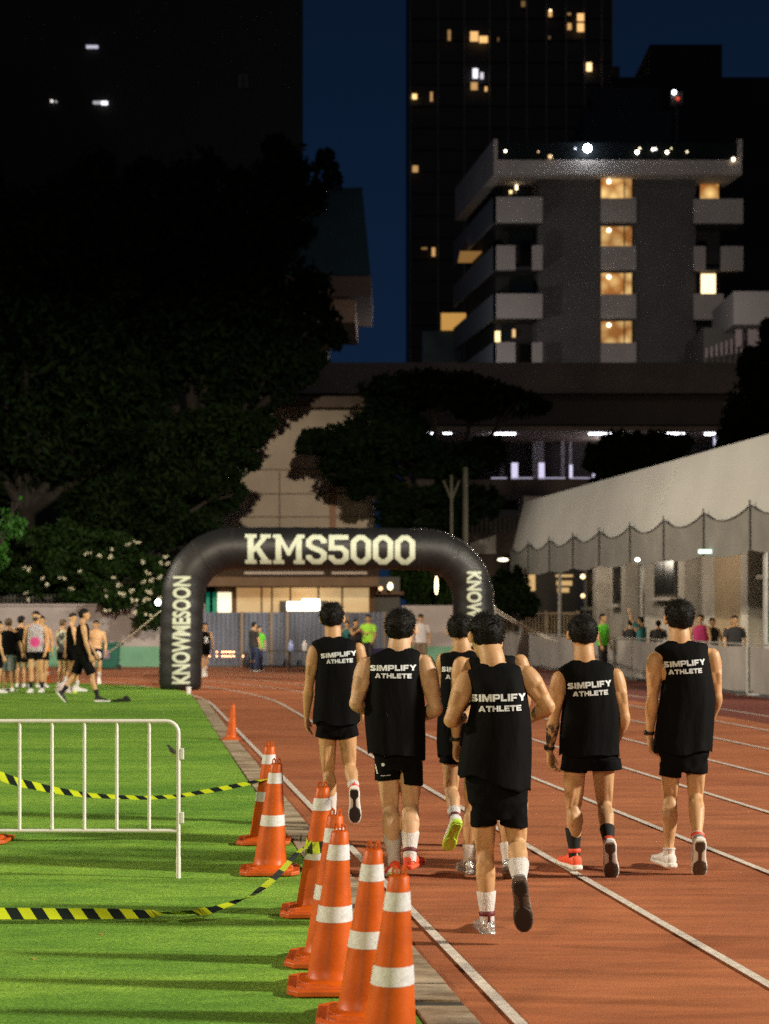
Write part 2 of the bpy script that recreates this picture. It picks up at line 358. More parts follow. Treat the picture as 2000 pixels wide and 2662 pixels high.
# ================================================================== TAPES
def tape(name, pts, label, seg=0.067):
    # pts: (px, py, Y, half height px, tilt) -> ribbon with slanted stripes
    L = []
    for i in range(len(pts)-1):
        for k in range(8):
            t = k/8; a, b = pts[i], pts[i+1]; L.append([a[j]*(1-t)+b[j]*t for j in range(5)])
    L.append(list(pts[-1]))
    top = []; bot = []
    for q in L:
        c = P(q[0], q[1], q[2]); h = q[3]*q[2]/F; W = 0.036
        hh = min(h, W); dy = math.sqrt(max(0, W*W-hh*hh))*(1 if q[4] >= 0 else -1)
        top.append(c+Vector((0, dy, hh))); bot.append(c+Vector((0, -dy, -hh)))
    for lst in (top, bot):
        for i in range(1, len(lst)-1): lst[i] = lst[i]*0.5+(lst[i-1]+lst[i+1])*0.25
    s = [0]
    for i in range(1, len(top)): s.append(s[-1]+((top[i]+bot[i])/2-(top[i-1]+bot[i-1])/2).length)
    def at(lst, d):
        d = max(0, min(s[-1], d))
        for i in range(1, len(s)):
            if d <= s[i]:
                t = (d-s[i-1])/max(1e-6, s[i]-s[i-1]); return lst[i-1]*(1-t)+lst[i]*t
        return lst[-1]
    me = bpy.data.meshes.new(name); V = []; FF = []; mi = []; d = -2*seg; ci = 0; sk = 0.05
    while d < s[-1]+seg:
        for q in range(4):
            a, b = d+seg*q/4, d+seg*(q+1)/4
            if b < 0 or a > s[-1]: continue
            n0 = len(V); V += [at(bot, a+sk), at(bot, b+sk), at(top, b), at(top, a)]; FF.append((n0, n0+1, n0+2, n0+3)); mi.append(ci % 2)
        d += seg; ci += 1
    me.from_pydata([tuple(v) for v in V], [], FF); me.materials.append(M['tape_y']); me.materials.append(M['tape_k']); me.polygons.foreach_set('material_index', mi)
    bm = bmesh.new(); bm.from_mesh(me); bmesh.ops.remove_doubles(bm, verts=bm.verts, dist=1e-4); bmesh.ops.dissolve_degenerate(bm, edges=bm.edges, dist=1e-4); bm.to_mesh(me); bm.free()
    o = bpy.data.objects.new(name, me); C.objects.link(o); setp(o, label, 'barrier tape'); return o
t1 = [(-60,1998,11.5,13,1),(0,2018,11.5,11.5,1),(50,2035,11.5,9.5,1),(139,2054,11.5,7.5,1),(219,2067,11.5,5,1),(295,2072,11.5,4,1),(379,2074.5,11.5,3.6,1),(459,2071,11.5,3.6,1),(526,2059,11.5,4.5,1),(590,2048,11.5,5.2,1),(653,2035,11.5,4,1),(684,2027,11.5,2,1),(700,2022,11.5,2,1)]
tape('barrier_tape', t1, 'farther yellow and black striped tape sagging behind the white barricade to a cone')
t2 = [(-90,2376,8.55,13,1),(0,2375,8.55,13,1),(150,2376,8.55,12,1),(300,2376,8.6,11,1),(380,2377,8.6,8,1),(430,2374,8.6,6,-1),(484,2373,8.65,8,-1),(548,2368,8.7,7,1),(590,2353,8.75,4,1),(644,2334,8.8,4,-1),(680,2310,8.8,6,1),(702,2293,8.8,9,1),(734,2263,8.8,10,1),(760,2232,8.8,9,1),(782,2212,8.78,4,1),(790,2205,8.74,2,1)]
tape('barrier_tape', t2, 'nearer yellow and black striped tape curving up from the turf to a cone')
# wrapped loop + tails on the tape cone
b0 = cone_at(820, 2380)
V = []; FF = []; mi = []
def wp(jj, k, n=36):
    a = 2*PI*jj/n; z = 0.40+0.035*math.sin(a+0.4)+k; rr = 0.1035-0.108*(z-0.05)+0.006
    return b0+Vector((rr*math.cos(a)+0.062*(z-0.04), rr*math.sin(a), z))
for j in range(36):
    n0 = len(V); V += [wp(j+0.9, -0.032), wp(j+1.9, -0.032), wp(j+1, 0.032), wp(j, 0.032)]; FF.append((n0, n0+1, n0+2, n0+3)); mi.append((j//3) % 2)
q = P(789, 2206, 8.715); n0 = len(V)
V += [q, q+Vector((0.03,0,0.012)), q+Vector((0.05,-0.004,0.045)), q+Vector((0.012,-0.004,0.03)), q, q+Vector((-0.012,0,0.03)), q+Vector((-0.008,0,0.085)), q+Vector((-0.022,0,0.05))]
FF += [(n0, n0+1, n0+2, n0+3), (n0+4, n0+5, n0+6, n0+7)]; mi += [0, 1]
me = bpy.data.meshes.new('barrier_tape'); me.from_pydata([tuple(v) for v in V], [], FF); me.materials.append(M['tape_y']); me.materials.append(M['tape_k']); me.polygons.foreach_set('material_index', mi)
bm = bmesh.new(); bm.from_mesh(me); bmesh.ops.remove_doubles(bm, verts=bm.verts, dist=1e-4); bm.to_mesh(me); bm.free()
kn = bpy.data.objects.new('barrier_tape', me); C.objects.link(kn); setp(kn, 'yellow and black tape wound round the cone and knotted on its left side', 'barrier tape')
# ================================================================== BARRICADE
YB = 10.0
bl = P(464, 2287, YB); bl.z = 0.012
zt = P(464, 1875, YB).z; zb = P(464, 2160, YB).z; xr = bl.x; xl = xr-2.02
r = root('crowd_barrier', (xr-1.0, YB, 0.012), 'white tubular steel crowd barrier standing on the turf, entering from the left', 'barrier')
mb = MB(); cr = 0.075
pts = [(xr, YB, 0.012), (xr, YB, zt-cr)]
pts += [(xr-cr+cr*math.cos(a), YB, zt-cr+cr*math.sin(a)) for a in np.linspace(0.2, PI/2-0.0, 7)]
pts += [(xl+cr-cr*math.sin(a), YB, zt-cr+cr*math.cos(a)) for a in np.linspace(0, PI/2-0.2, 7)]
pts += [(xl, YB, zt-cr), (xl, YB, 0.012)]
mb.tube(pts, 0.0128, 14, ref=(0,1,0)); mb.build('outer_frame', M['whitesteel'], r, smooth=True)
mb = MB(); mb.tube([(xl, YB, zb), (xr-0.06, YB, zb), (xr, YB, zb-0.004)], 0.0118, 12, ref=(0,1,0)); mb.build('bottom_rail', M['whitesteel'], r, smooth=True)
x = P(388, 2000, YB).x
while x > xl+0.1:
    mb = MB(); mb.tube([(x, YB, zb), (x, YB, zt)], 0.0105, 12); mb.build('upright', M['whitesteel'], r, smooth=True); x -= 0.2005
for py in (1960, 2126):
    q = P(474, py, YB); mb = MB(); mb.box((xr+0.01, YB-0.012, q.z-0.035), (xr+0.034, YB+0.012, q.z+0.035)); mb.build('hinge_sleeve', M['whitesteel'], r, bevel=0.004)
mb = MB(); mb.tube([(xr, YB, 0.0), (xr, YB, 0.14)], [0.0145, 0.0145], 14); mb.tube([(xl, YB, 0.0), (xl, YB, 0.14)], 0.0145, 14); mb.build('leg_sleeve', M['whitesteel'], r, smooth=True)

# ================================================================== BIRD / CLOTH BAG / CUP / LEAVES
g = G(448, 1971); g.z = 0.012
r = root('bird', g, 'small dark bird standing on the turf behind the last bars of the barrier', 'bird')
def fr(yaw, pitch):
    f = Vector((math.cos(yaw)*math.cos(pitch), math.sin(yaw)*math.cos(pitch), math.sin(pitch))); rt = Vector((math.sin(yaw), -math.cos(yaw), 0)); return f, rt, rt.cross(f)
f_, r_, u_ = fr(PI*0.95, 0.62); c = g+Vector((0,0,0.075))
mb = MB(); rings = []
for t, rr, up in ((-0.085,0.004,-0.002),(-0.06,0.009,-0.001),(-0.035,0.018,0),(-0.01,0.027,0),(0.015,0.027,0),(0.035,0.019,0.004),(0.05,0.016,0.012),(0.065,0.0165,0.018),(0.078,0.012,0.018),(0.086,0.005,0.015),(0.10,0.001,0.012)):
    rings.append([c+f_*t+u_*up+r_*rr*math.cos(2*PI*j/14)+u_*rr*0.95*math.sin(2*PI*j/14) for j in range(14)])
mb.loft(rings); mb.build('body', mat('dark_feathers', (0.02,0.014,0.010), 0.6, 0.3, 60), r, smooth=True)
for s_ in (-1, 1):
    mb = MB(); mb.ball(c+r_*s_*0.024-f_*0.02, 0.006, 0.045, 0.017, fr=(r_, f_, u_)); mb.build('wing', mat('wing_feathers', (0.028,0.02,0.014), 0.6, 0.4, 80), r, smooth=True)
    mb = MB(); mb.tube([c+r_*s_*0.012-Vector((0,0,0.02)), Vector((c.x+r_.x*s_*0.014, c.y+r_.y*s_*0.014, g.z+0.002))], 0.0022, 6)
    q = Vector((c.x+r_.x*s_*0.014, c.y+r_.y*s_*0.014, g.z+0.003)); mb.tube([q-f_.xy.to_3d()*0.008, q+f_.xy.to_3d()*0.02], 0.002, 6); mb.build('leg', mat('bird_leg', (0.35,0.2,0.05), 0.6), r, smooth=True)
def blob(name, c, rx, ry, rz, m, label, cat, amp=0.3, fr_=5.0, seed=0, parent=None, group=None):
    mb = MB(); mb.ball((0,0,0), 1, 1, 1, 28, 18)
    for v in mb.v:
        d = 1+amp*noise.noise(v*1.6+Vector((seed,0,0)))+amp*0.5*noise.noise(v*fr_+Vector((seed,3,0)))
        v.x *= rx*d; v.y *= ry*d; v.z = max(-rz*0.6, v.z*rz*d)
        v += Vector(c)+Vector((0,0,rz*0.6))
    o = mb.build(name, m, parent, smooth=True)
    if label: setp(o, label, cat, group)
    return o
M['clothk'] = mat('black_cloth', (0.01,0.01,0.01), 0.9, 0.3, 20, bump=0.5, bscale=20)
g = G(318, 1826)
mb = MB(); mb.ball((0,0,0), 1, 1, 1, 32, 16)
for v in mb.v:
    d = 1+0.35*noise.noise(v*2.2)+0.2*noise.noise(v*6); x = v.x
    v.x = (x*0.17-0.02)*d; v.y *= 0.12*d; v.z = 0.012+max(0, v.z*0.035*d+0.02+0.07*math.exp(-((x-0.5)/0.25)**2)*(v.z > -0.3)); v += Vector((g.x, g.y, 0))
setp(mb.build('jacket', M['clothk'], None, smooth=True), 'crumpled black jacket lying on the turf left of the arch', 'clothing')
M['plast'] = mat('white_plastic', (0.65,0.62,0.62), 0.5, 0.15, 10, bump=0.3, bscale=12)
M['pinkbag'] = mat('pale_pink_bag', (0.52,0.42,0.43), 0.6, 0.2, 6, bump=0.6, bscale=10)
g = G(166, 1803)
blob('plastic_bag', (g.x-0.02, g.y, 0.012), 0.17, 0.12, 0.13, M['pinkbag'], 'pale pink bulging bag on the turf behind the walking man in black', 'bag', 0.35, 4, 3)
g = G(194, 1803)
rb = root('sports_bottle', (g.x, g.y, 0.012), 'white bottle with yellow foot standing on the turf beside the pale bag', 'bottle')
mb = MB(); mb.loft([[Vector((g.x+q*math.cos(2*PI*j/16), g.y+q*math.sin(2*PI*j/16), 0.012+z)) for j in range(16)] for z, q in ((0.035,0.05),(0.10,0.05),(0.125,0.04),(0.135,0.025))]); mb.build('bottle_body', M['plast'], rb, smooth=True)
mb = MB(); mb.loft([[Vector((g.x+q*math.cos(2*PI*j/16), g.y+q*math.sin(2*PI*j/16), 0.012+z)) for j in range(16)] for z, q in ((0,0.048),(0.034,0.052))]); mb.build('foot_ring', M['tape_y'], rb, smooth=True)
mb = MB(); mb.loft([[Vector((g.x+q*math.cos(2*PI*j/16), g.y+q*math.sin(2*PI*j/16), 0.012+z)) for j in range(16)] for z, q in ((0.136,0.022),(0.165,0.02),(0.17,0.01))]); mb.build('cap', M['plast'], rb, smooth=True)
g = G(491, 1806)
mb = MB(); mb.loft([[Vector((g.x+q*math.cos(2*PI*j/18), g.y+q*math.sin(2*PI*j/18), z)) for j in range(18)] for z, q in ((0.012,0.038),(0.03,0.042),(0.14,0.05),(0.155,0.054),(0.158,0.05),(0.15,0.046),(0.05,0.036))])
setp(mb.build('water_cup', M['plast'], None, smooth=True), 'small white cup on the ground in front of the left arch foot', 'cup')
M['dryleaf'] = mat('dry_leaf', (0.5,0.35,0.08), 0.7, 0.3, 30)
for k, (px, py, lab) in enumerate(((88, 2500, 'dry yellow leaf lying alone on the near turf'), (264, 2436, 'pale dry leaf on the turf below the near tape'))):
    g = G(px, py); mb = MB(); rr = 0.011
    mb.loft([[Vector((g.x+rr*math.cos(2*PI*j/10)*(1+0.3*math.sin(j*2.3)), g.y+rr*1.8*math.sin(2*PI*j/10), 0.014+dz+0.004*math.cos(j))) for j in range(10)] for dz in (0, 0.0015)])
    setp(mb.build('leaf', M['dryleaf'], None, smooth=True), lab, 'leaf')

# ================================================================== INFLATABLE ARCH
AR = 0.46
aL = P(469, 1793, 35.0); aRx = P(1236, 1793, 36.1)
ad = Vector((aRx.x-aL.x, 1.1, 0)); AL = ad.length; ad.normalize()
def arch_path():
    pts = []; R_ = 1.12; zt = 3.07; e = 0.10
    n = 22
    for i in range(n): z = -0.02+(zt-R_)*i/(n-1); pts.append((e*(z/zt)**2*1.4, z))
    x0 = pts[-1][0]
    for i in range(1, 16): a = PI/2*i/15; pts.append((x0+R_-R_*math.cos(a), zt-R_+R_*math.sin(a)))
    xm = AL-pts[-1][0]; xs = pts[-1][0]
    for i in range(1, 40): pts.append((xs+(xm-xs)*i/40, zt+0.015*math.sin(PI*i/40)))
    half = [(AL-x, z) for x, z in pts[:n+15]][::-1]
    return pts+half
ra = root('inflatable_arch', (aL.x, aL.y, 0), 'black inflatable arch spanning the track with pale lettering', 'arch')
path = [Vector((aL.x, aL.y, 0))+ad*x+Vector((0,0,z)) for x, z in arch_path()]
rad = []
for i, p in enumerate(path):
    k = 1.0+0.012*math.sin(i*1.7)
    if p.z < 0.1: k = 0.97
    rad.append(AR*k)
rad[0] = rad[-1] = AR*0.86
mb = MB(); mb.tube(path, rad, 48, ref=(0,1,0)); arch = mb.build('tube', M['vinyl'], ra, smooth=True, auto=False)
arch_bvh = BVHTree.FromPolygons([v for v in mb.v], mb.f)
SEAM = mat('seam', (0.02,0.018,0.018), 0.3, 0.2)
def seam(i):
    mb = MB()
    d = (path[i+1]-path[i-1]).normalized(); a = Vector((0,1,0)); b = d.cross(a)
    pts = [path[i]+(a*math.cos(t)+b*math.sin(t))*(rad[i]+0.004) for t in np.linspace(0, 2*PI, 49)]
    mb.tube(pts, 0.009, 6, ref=tuple(d), caps=False)
    mb.build('welded_seam', SEAM, ra, smooth=True)
for i in (24, 30, 36, len(path)-38, len(path)-31, len(path)-25): seam(i)
mb = MB()      # ring of stitched eyelets along the outer edge of the right shoulder
for i in range(len(path)-40, len(path)-14):
    d = (path[i+1]-path[i-1]).normalized(); a = Vector((0,1,0)); b = d.cross(a)
    for tt in (0.0, 0.5):
        p = path[i]*(1-tt)+path[i+1]*tt; q = p-b*math.copysign(1, b.dot(Vector((-1,0,-1))))*0
        out_ = b if b.dot(Vector((1,0,1))) > 0 else -b
        mb.ball(p+out_*rad[i]*0.985-a*rad[i]*0.16, 0.016, n=8, m=6)
mb.build('eyelets', mat('eyelet_metal', (0.6,0.55,0.5), 0.25, 0.1, metal=0.9), ra, smooth=True)

# flat shapes draped over a surface seen from the front (lettering)
def drape(polys, target, name, m, parent, grid=0.03, off=0.004, y_from=-2.0, dirv=Vector((0,1,0))):
    bm = bmesh.new()
    for pl in polys:
        try: bm.faces.new([bm.verts.new((p[0], 0, p[1])) for p in pl])
        except Exception: pass
    bm.normal_update(); bmesh.ops.triangulate(bm, faces=bm.faces)
    xs = [v.co.x for v in bm.verts]; zs = [v.co.z for v in bm.verts]
    for lo, hi, no in ((min(xs), max(xs), (1,0,0)), (min(zs), max(zs), (0,0,1))):
        t = lo+grid
        while t < hi:
            co = (t,0,0) if no[0] else (0,0,t)
            bmesh.ops.bisect_plane(bm, geom=bm.verts[:]+bm.edges[:]+bm.faces[:], plane_co=co, plane_no=no); t += grid
    bmesh.ops.remove_doubles(bm, verts=bm.verts, dist=1e-5)
    last = None
    bad = []
    for v in bm.verts:
        hit = target.ray_cast(Vector((v.co.x, y_from, v.co.z)), dirv)
        if hit[0] is not None: v.co = hit[0]-dirv*off; last = v.co.y
        else: bad.append(v)
    bmesh.ops.delete(bm, geom=bad, context='VERTS')
    bmesh.ops.recalc_face_normals(bm, faces=bm.faces)
    me = bpy.data.meshes.new(name); bm.to_mesh(me); bm.free()
    return link(name, me, m, parent, True)
def stroke(path, w_, closed=False):
    n = len(path); L = []; R = []
    for i in range(n):
        p = Vector(path[i]).to_2d() if len(path[i]) > 2 else Vector(path[i])
        a = Vector(path[(i-1) % n]) if (closed or i > 0) else None
        b = Vector(path[(i+1) % n]) if (closed or i < n-1) else None
        d1 = (p-a).normalized() if a is not None else (b-p).normalized()
        d2 = (b-p).normalized() if b is not None else d1
        nn = (Vector((-d1.y, d1.x))+Vector((-d2.y, d2.x))).normalized(); k = w_/2/max(0.3, nn.dot(Vector((-d1.y, d1.x))))
        L.append(p+nn*k); R.append(p-nn*k)
    m_ = n if closed else n-1
    return [[L[i], R[i], R[(i+1) % n], L[(i+1) % n]] for i in range(m_)]
ZERO = stroke([(0.085,0.24),(0.24,0.085),(0.38,0.085),(0.535,0.24),(0.535,0.76),(0.38,0.915),(0.24,0.915),(0.085,0.76)], 0.17, True)
FIVE = stroke([(0.60,0.915),(0.095,0.915),(0.095,0.545),(0.40,0.545),(0.53,0.42),(0.53,0.21),(0.40,0.085),(0.21,0.085),(0.085,0.21),(0.085,0.30)], 0.17)
ESS = stroke([(0.535,0.70),(0.535,0.79),(0.41,0.915),(0.21,0.915),(0.085,0.79),(0.085,0.64),(0.20,0.545),(0.42,0.455),(0.535,0.36),(0.535,0.21),(0.41,0.085),(0.21,0.085),(0.085,0.21),(0.085,0.30)], 0.17)
KAY = [[(0,0),(.34,0),(.34,.13),(.26,.13),(.26,.36),(.33,.45),(.50,.13),(.44,.13),(.44,0),(.78,0),(.78,.13),(.70,.13),(.44,.57),(.66,.87),(.76,.87),(.76,1),(.46,1),(.46,.87),(.49,.87),(.26,.56),(.26,.87),(.34,.87),(.34,1),(0,1),(0,.87),(.08,.87),(.08,.13),(0,.13)]]
EM = [[(0,0),(.33,0),(.33,.13),(.25,.13),(.25,.68),(.43,.28),(.51,.28),(.69,.68),(.69,.13),(.61,.13),(.61,0),(.94,0),(.94,.13),(.86,.13),(.86,.87),(.94,.87),(.94,1),(.72,1),(.47,.50),(.22,1),(0,1),(0,.87),(.08,.87),(.08,.13),(0,.13)]]
word = [(KAY,.78),(EM,.94),(ESS,.62),(FIVE,.62),(ZERO,.62),(ZERO,.62),(ZERO,.62)]
tot = sum(a for _, a in word)+0.05*6
pa = P(642, 1467, 35.3); pb = P(1080, 1391, 35.3); W_ = pb.x-pa.x; H_ = pb.z-pa.z
x = 0; polys = []
for shp, adv in word:
    for pl in shp: polys.append([(pa.x+(x+p[0])*W_/tot, pa.z+p[1]*H_) for p in pl])
    x += adv+0.05
drape(polys, arch_bvh, 'lettering', M['cream'], ra, grid=0.06, off=0.012, y_from=30)
# Bfont words as 2D polygons
def text_polys(s, bold=0.03, spacing=1.0):
    cu = bpy.data.curves.new('t', 'FONT'); cu.body = s; cu.size = 1.0; cu.offset = bold; cu.space_character = spacing; cu.resolution_u = 4; cu.align_x = 'CENTER'
    ob = bpy.data.objects.new('t', cu); C.objects.link(ob); dg = bpy.context.evaluated_depsgraph_get(); dg.update()
    me = bpy.data.meshes.new_from_object(ob.evaluated_get(dg)); C.objects.unlink(ob); bpy.data.objects.remove(ob)
    vs = [Vector((v.co.x, v.co.y)) for v in me.vertices]; ps = [[vs[i] for i in p.vertices] for p in me.polygons]
    x0 = min(v.x for v in vs); x1 = max(v.x for v in vs); y0 = min(v.y for v in vs); y1 = max(v.y for v in vs)
    bpy.data.meshes.remove(me)
    return [[((p.x-(x0+x1)/2)/(x1-x0), (p.y-(y0+y1)/2)/(y1-y0)) for p in pl] for pl in ps]   # unit box centred
KN = text_polys('KNOWMESOON', 0.035, 1.02)
cz = P(0, (1498+1778)/2, 34.6).z; cx = P(472, 0, 34.6).x; LL = (1778-1498)*34.6/F; LH = 39*1.2034*34.6/F
drape([[(cx-p[1]*LH+0.018*(p[0]), cz+p[0]*LL) for p in pl] for pl in KN], arch_bvh, 'lettering', M['cream'], ra, grid=0.05, off=0.01, y_from=30)
cx = P(1233, 0, 35.7).x; LL2 = LL; cz = P(0, 1486, 35.7).z-LL2/2
drape([[(cx+p[1]*LH*0.85, cz-p[0]*LL2) for p in pl] for pl in KN], arch_bvh, 'lettering', M['cream'], ra, grid=0.05, off=0.01, y_from=30)
# guy ropes
M['rope'] = mat('rope', (0.55, 0.5, 0.4), 0.7, 0.1, 20)
def rope(a, b, label, sag=0.05, r_=0.014):
    pts = [a*(1-t)+b*t-Vector((0,0,sag*4*t*(1-t))) for t in np.linspace(0, 1, 14)]
    mb = MB(); mb.tube(pts, r_, 8); setp(mb.build('guy_rope', M['rope'], None, smooth=True), label, 'rope', 'guy ropes of the arch')
rope(P(422, 1585, 35.0), G(205, 1752)+Vector((0,0,0.0)), 'pale guy rope running from the left arch leg down past the green bin')
rope(P(1282, 1578, 36.2), P(1452, 1668, 44), 'upper strand of the guy rope from the right arch leg to the barricade')
rope(P(1282, 1586, 36.2), P(1440, 1666, 44), 'lower strand of the guy rope from the right arch leg to the barricade')
# ================================================================== PEOPLE
def remesh(mb, voxel, it=3, name='m', fac=0.5):
    me = mb.mesh('tmp'); bm = bmesh.new(); bm.from_mesh(me); bmesh.ops.recalc_face_normals(bm, faces=bm.faces); bm.to_mesh(me); bm.free()
    ob = bpy.data.objects.new('tmp', me); C.objects.link(ob)
    a = ob.modifiers.new('r', 'REMESH'); a.mode = 'VOXEL'; a.voxel_size = voxel
    b = ob.modifiers.new('s', 'SMOOTH'); b.factor = fac; b.iterations = it
    dg = bpy.context.evaluated_depsgraph_get(); dg.update()
    m2 = bpy.data.meshes.new_from_object(ob.evaluated_get(dg)); m2.name = name
    C.objects.unlink(ob); bpy.data.objects.remove(ob); bpy.data.meshes.remove(me)
    return m2
def cr(a, b, c, d, t):
    return 0.5*((2*b)+(c-a)*t+(2*a-5*b+4*c-d)*t*t+(3*b-a-3*c+d)*t*t*t)
def dense(rows, n=5):           # Catmull-Rom through rows of numpy arrays
    rows = [np.array(r, float) for r in rows]; R = [rows[0]]+rows+[rows[-1]]; o = []
    for i in range(1, len(R)-2):
        for k in range(n): o.append(cr(R[i-1], R[i], R[i+1], R[i+2], k/n))
    o.append(rows[-1]); return o
def limb(mb, pts, radii, back=None, n=14):
    """tapered limb along joints; back: list of offsets (Vector) for calf / muscle bulge"""
    rows = [list(p)+[r] for p, r in zip(pts, radii)]
    d = dense(rows, 4)
    mb.tube([Vector(r[:3]) for r in d], [max(0.004, r[3]) for r in d], n, round_=True)
def ellring(c, a, b, n=32, e=2.3):
    o = []
    for j in range(n):
        t = 2*PI*j/n; ct, st = math.cos(t), math.sin(t)
        o.append(c+a*math.copysign(abs(ct)**(2/e), ct)+b*math.copysign(abs(st)**(2/e), st))
    return o
def leg(mb, hip, kn, an, k=1.0, calf=1.0):
    ax = (kn-hip).normalized(); sh = (an-kn).normalized()
    bk = (ax-sh*ax.dot(sh)); bk = bk.normalized() if bk.length > 0.05 else Vector((0,-1,0))
    if bk.dot(Vector((0,-1,0))) < 0 and bk.length: pass
    # back of calf: opposite to knee bend
    cb = -( (hip-kn).normalized()+(an-kn).normalized() )
    cb = -cb.normalized() if cb.length > 0.05 else Vector((0,-1,0))
    L = (an-kn).length
    pts = [hip, hip.lerp(kn, 0.3), hip.lerp(kn, 0.65), hip.lerp(kn, 0.9), kn, kn+sh*L*0.15+cb*0.009, kn+sh*L*0.33+cb*0.018, kn+sh*L*0.55+cb*0.010, kn+sh*L*0.78, an, an+sh*0.03]
    rd = [0.074, 0.071, 0.061, 0.053, 0.0460, 0.0470, 0.0510*calf, 0.0450*calf, 0.0335, 0.0305, 0.03]
    limb(mb, pts, [r*k for r in rd], n=18)
    lt = sh.cross(cb).normalized()
    for s_ in (-1, 1):
        o = 0.003*s_
        mb.tube([kn+sh*L*0.07+cb*0.022*k+lt*s_*0.017*k, kn+sh*L*(0.20+o)+cb*0.036*k+lt*s_*0.020*k, kn+sh*L*(0.34+o)+cb*0.034*k+lt*s_*0.021*k, kn+sh*L*(0.48+o*8)+cb*0.020*k+lt*s_*0.014*k, kn+sh*L*0.62+cb*0.008*k+lt*s_*0.006*k], [0.018*k, 0.028*k*calf, 0.031*k*calf, 0.024*k, 0.014*k], 12, round_=True)
        th = (kn-hip); mb.tube([hip+th*0.45+cb*0.030*k+lt*s_*0.022*k, hip+th*0.75+cb*0.034*k+lt*s_*0.028*k, kn+cb*0.030*k+lt*s_*0.036*k, kn+sh*L*0.08+cb*0.012*k+lt*s_*0.034*k], [0.036*k, 0.026*k, 0.013*k, 0.010*k], 10, round_=True)
    mb.tube([kn+sh*L*0.62+cb*0.020*k, kn+sh*L*0.85+cb*0.022*k, an+cb*0.026*k], [0.020*k, 0.013*k, 0.015*k], 10, round_=True)
def arm(mb, sh, el, wr, k=1.0):
    pts = [sh+(sh-el).normalized()*0.0, sh.lerp(el, 0.22), sh.lerp(el, 0.55), sh.lerp(el, 0.88), el, el.lerp(wr, 0.2), el.lerp(wr, 0.5), el.lerp(wr, 0.85), wr]
    rd = [0.052, 0.056, 0.047, 0.037, 0.0375, 0.043, 0.036, 0.0255, 0.0245]
    limb(mb, pts, [r*k for r in rd], n=16)
    ua = (el-sh).normalized(); bk = Vector((0,-1,0))-ua*ua.dot(Vector((0,-1,0))); bk.normalize(); sd = ua.cross(bk)
    for s_ in (-1, 1): mb.tube([sh.lerp(el, 0.2)+bk*0.014*k+sd*s_*0.014*k, sh.lerp(el, 0.42)+bk*0.026*k+sd*s_*0.018*k, sh.lerp(el, 0.62)+bk*0.022*k+sd*s_*0.015*k, sh.lerp(el, 0.85)+bk*0.014*k], [0.022*k, 0.029*k, 0.024*k, 0.012*k], 10, round_=True)
    mb.ball(el+bk*0.018*k+ua*0.002, 0.020*k, n=10, m=8)
def hand(mb, wr, d, side, pal, s=1.0, curl=0.7, left=True):
    """d direction of the fingers, side = towards the thumb, pal = palm normal"""
    d = d.normalized(); side = (side-d*side.dot(d)).normalized(); pal = d.cross(side)*(1 if d.cross(side).dot(pal) > 0 else -1)
    rings = []
    for t, a_, b_ in ((-0.01,0.024,0.017),(0.01,0.027,0.016),(0.035,0.037,0.0155),(0.065,0.041,0.014),(0.088,0.040,0.0115),(0.094,0.036,0.008)):
        rings.append(ellring(wr+d*t*s, side*a_*s, pal*b_*s, 14, 2.6))
    mb.loft(rings)
    for i, (o, L, sp) in enumerate(((0.031,0.070,0.10),(0.011,0.079,0.03),(-0.010,0.074,-0.04),(-0.030,0.059,-0.13))):
        p = wr+d*0.083*s+side*o*s; dd = (d+side*sp).normalized(); a = 0.15+curl*(0.35+0.12*i); pts = [p-d*0.02*s, p]
        for q, fl in enumerate((0.45, 0.30, 0.25)):
            dr = dd*math.cos(a)+pal*math.sin(a); p = p+dr*L*fl*s; pts.append(p); a += curl*(0.55+0.1*i)
        mb.tube(pts, [0.0095*s, 0.0092*s, 0.0088*s, 0.0080*s, 0.0066*s], 10, round_=True)
    p = wr+d*0.022*s+side*0.026*s
    mb.tube([p-d*0.012*s-side*0.01*s, p+(side*0.018+d*0.018)*s, p+(side*0.027+d*0.048+pal*0.010)*s, p+(side*0.026+d*0.074+pal*0.022)*s], [0.014*s, 0.0125*s, 0.0105*s, 0.008*s], 10, round_=True)
def head_geo(mb, c, f, u, k=1.0, jaw=True):
    f = f.normalized(); r = f.cross(u).normalized(); u = r.cross(f)
    fr_ = (r, f, u)
    mb.ball(c-u*0.006*k-f*0.006*k, 0.078*k, 0.093*k, 0.087*k, 28, 20, fr_)
    mb.ball(c+f*0.020*k-u*0.055*k, 0.056*k, 0.062*k, 0.066*k, 20, 14, fr_)
    mb.ball(c+f*0.058*k-u*0.095*k, 0.027*k, 0.024*k, 0.022*k, 14, 10, fr_)       # chin
    mb.tube([c+f*0.082*k+u*0.012*k, c+f*0.102*k-u*0.022*k, c+f*0.088*k-u*0.034*k], [0.009*k, 0.014*k, 0.012*k], 10, round_=True)   # nose
    mb.tube([c+f*0.080*k-u*0.06*k-r*0.02*k, c+f*0.087*k-u*0.06*k, c+f*0.080*k-u*0.06*k+r*0.02*k], [0.006*k, 0.009*k, 0.006*k], 8, round_=True)  # lips
    mb.tube([c+f*0.072*k+u*0.022*k-r*0.048*k, c+f*0.086*k+u*0.024*k, c+f*0.072*k+u*0.022*k+r*0.048*k], [0.008*k, 0.010*k, 0.008*k], 8, round_=True)  # brow
    for s_ in (-1, 1):
        ec = c+r*s_*0.086*k-u*0.018*k-f*0.004*k
        mb.ball(ec, 0.011*k, 0.020*k, 0.032*k, 12, 10, ((r+f*-0.5*s_).normalized(), (f+r*0.5*s_).normalized(), u))
        mb.ball(ec+u*0.010*k-f*0.008*k+r*s_*0.006*k, 0.006*k, 0.012*k, 0.020*k, 10, 8, fr_)
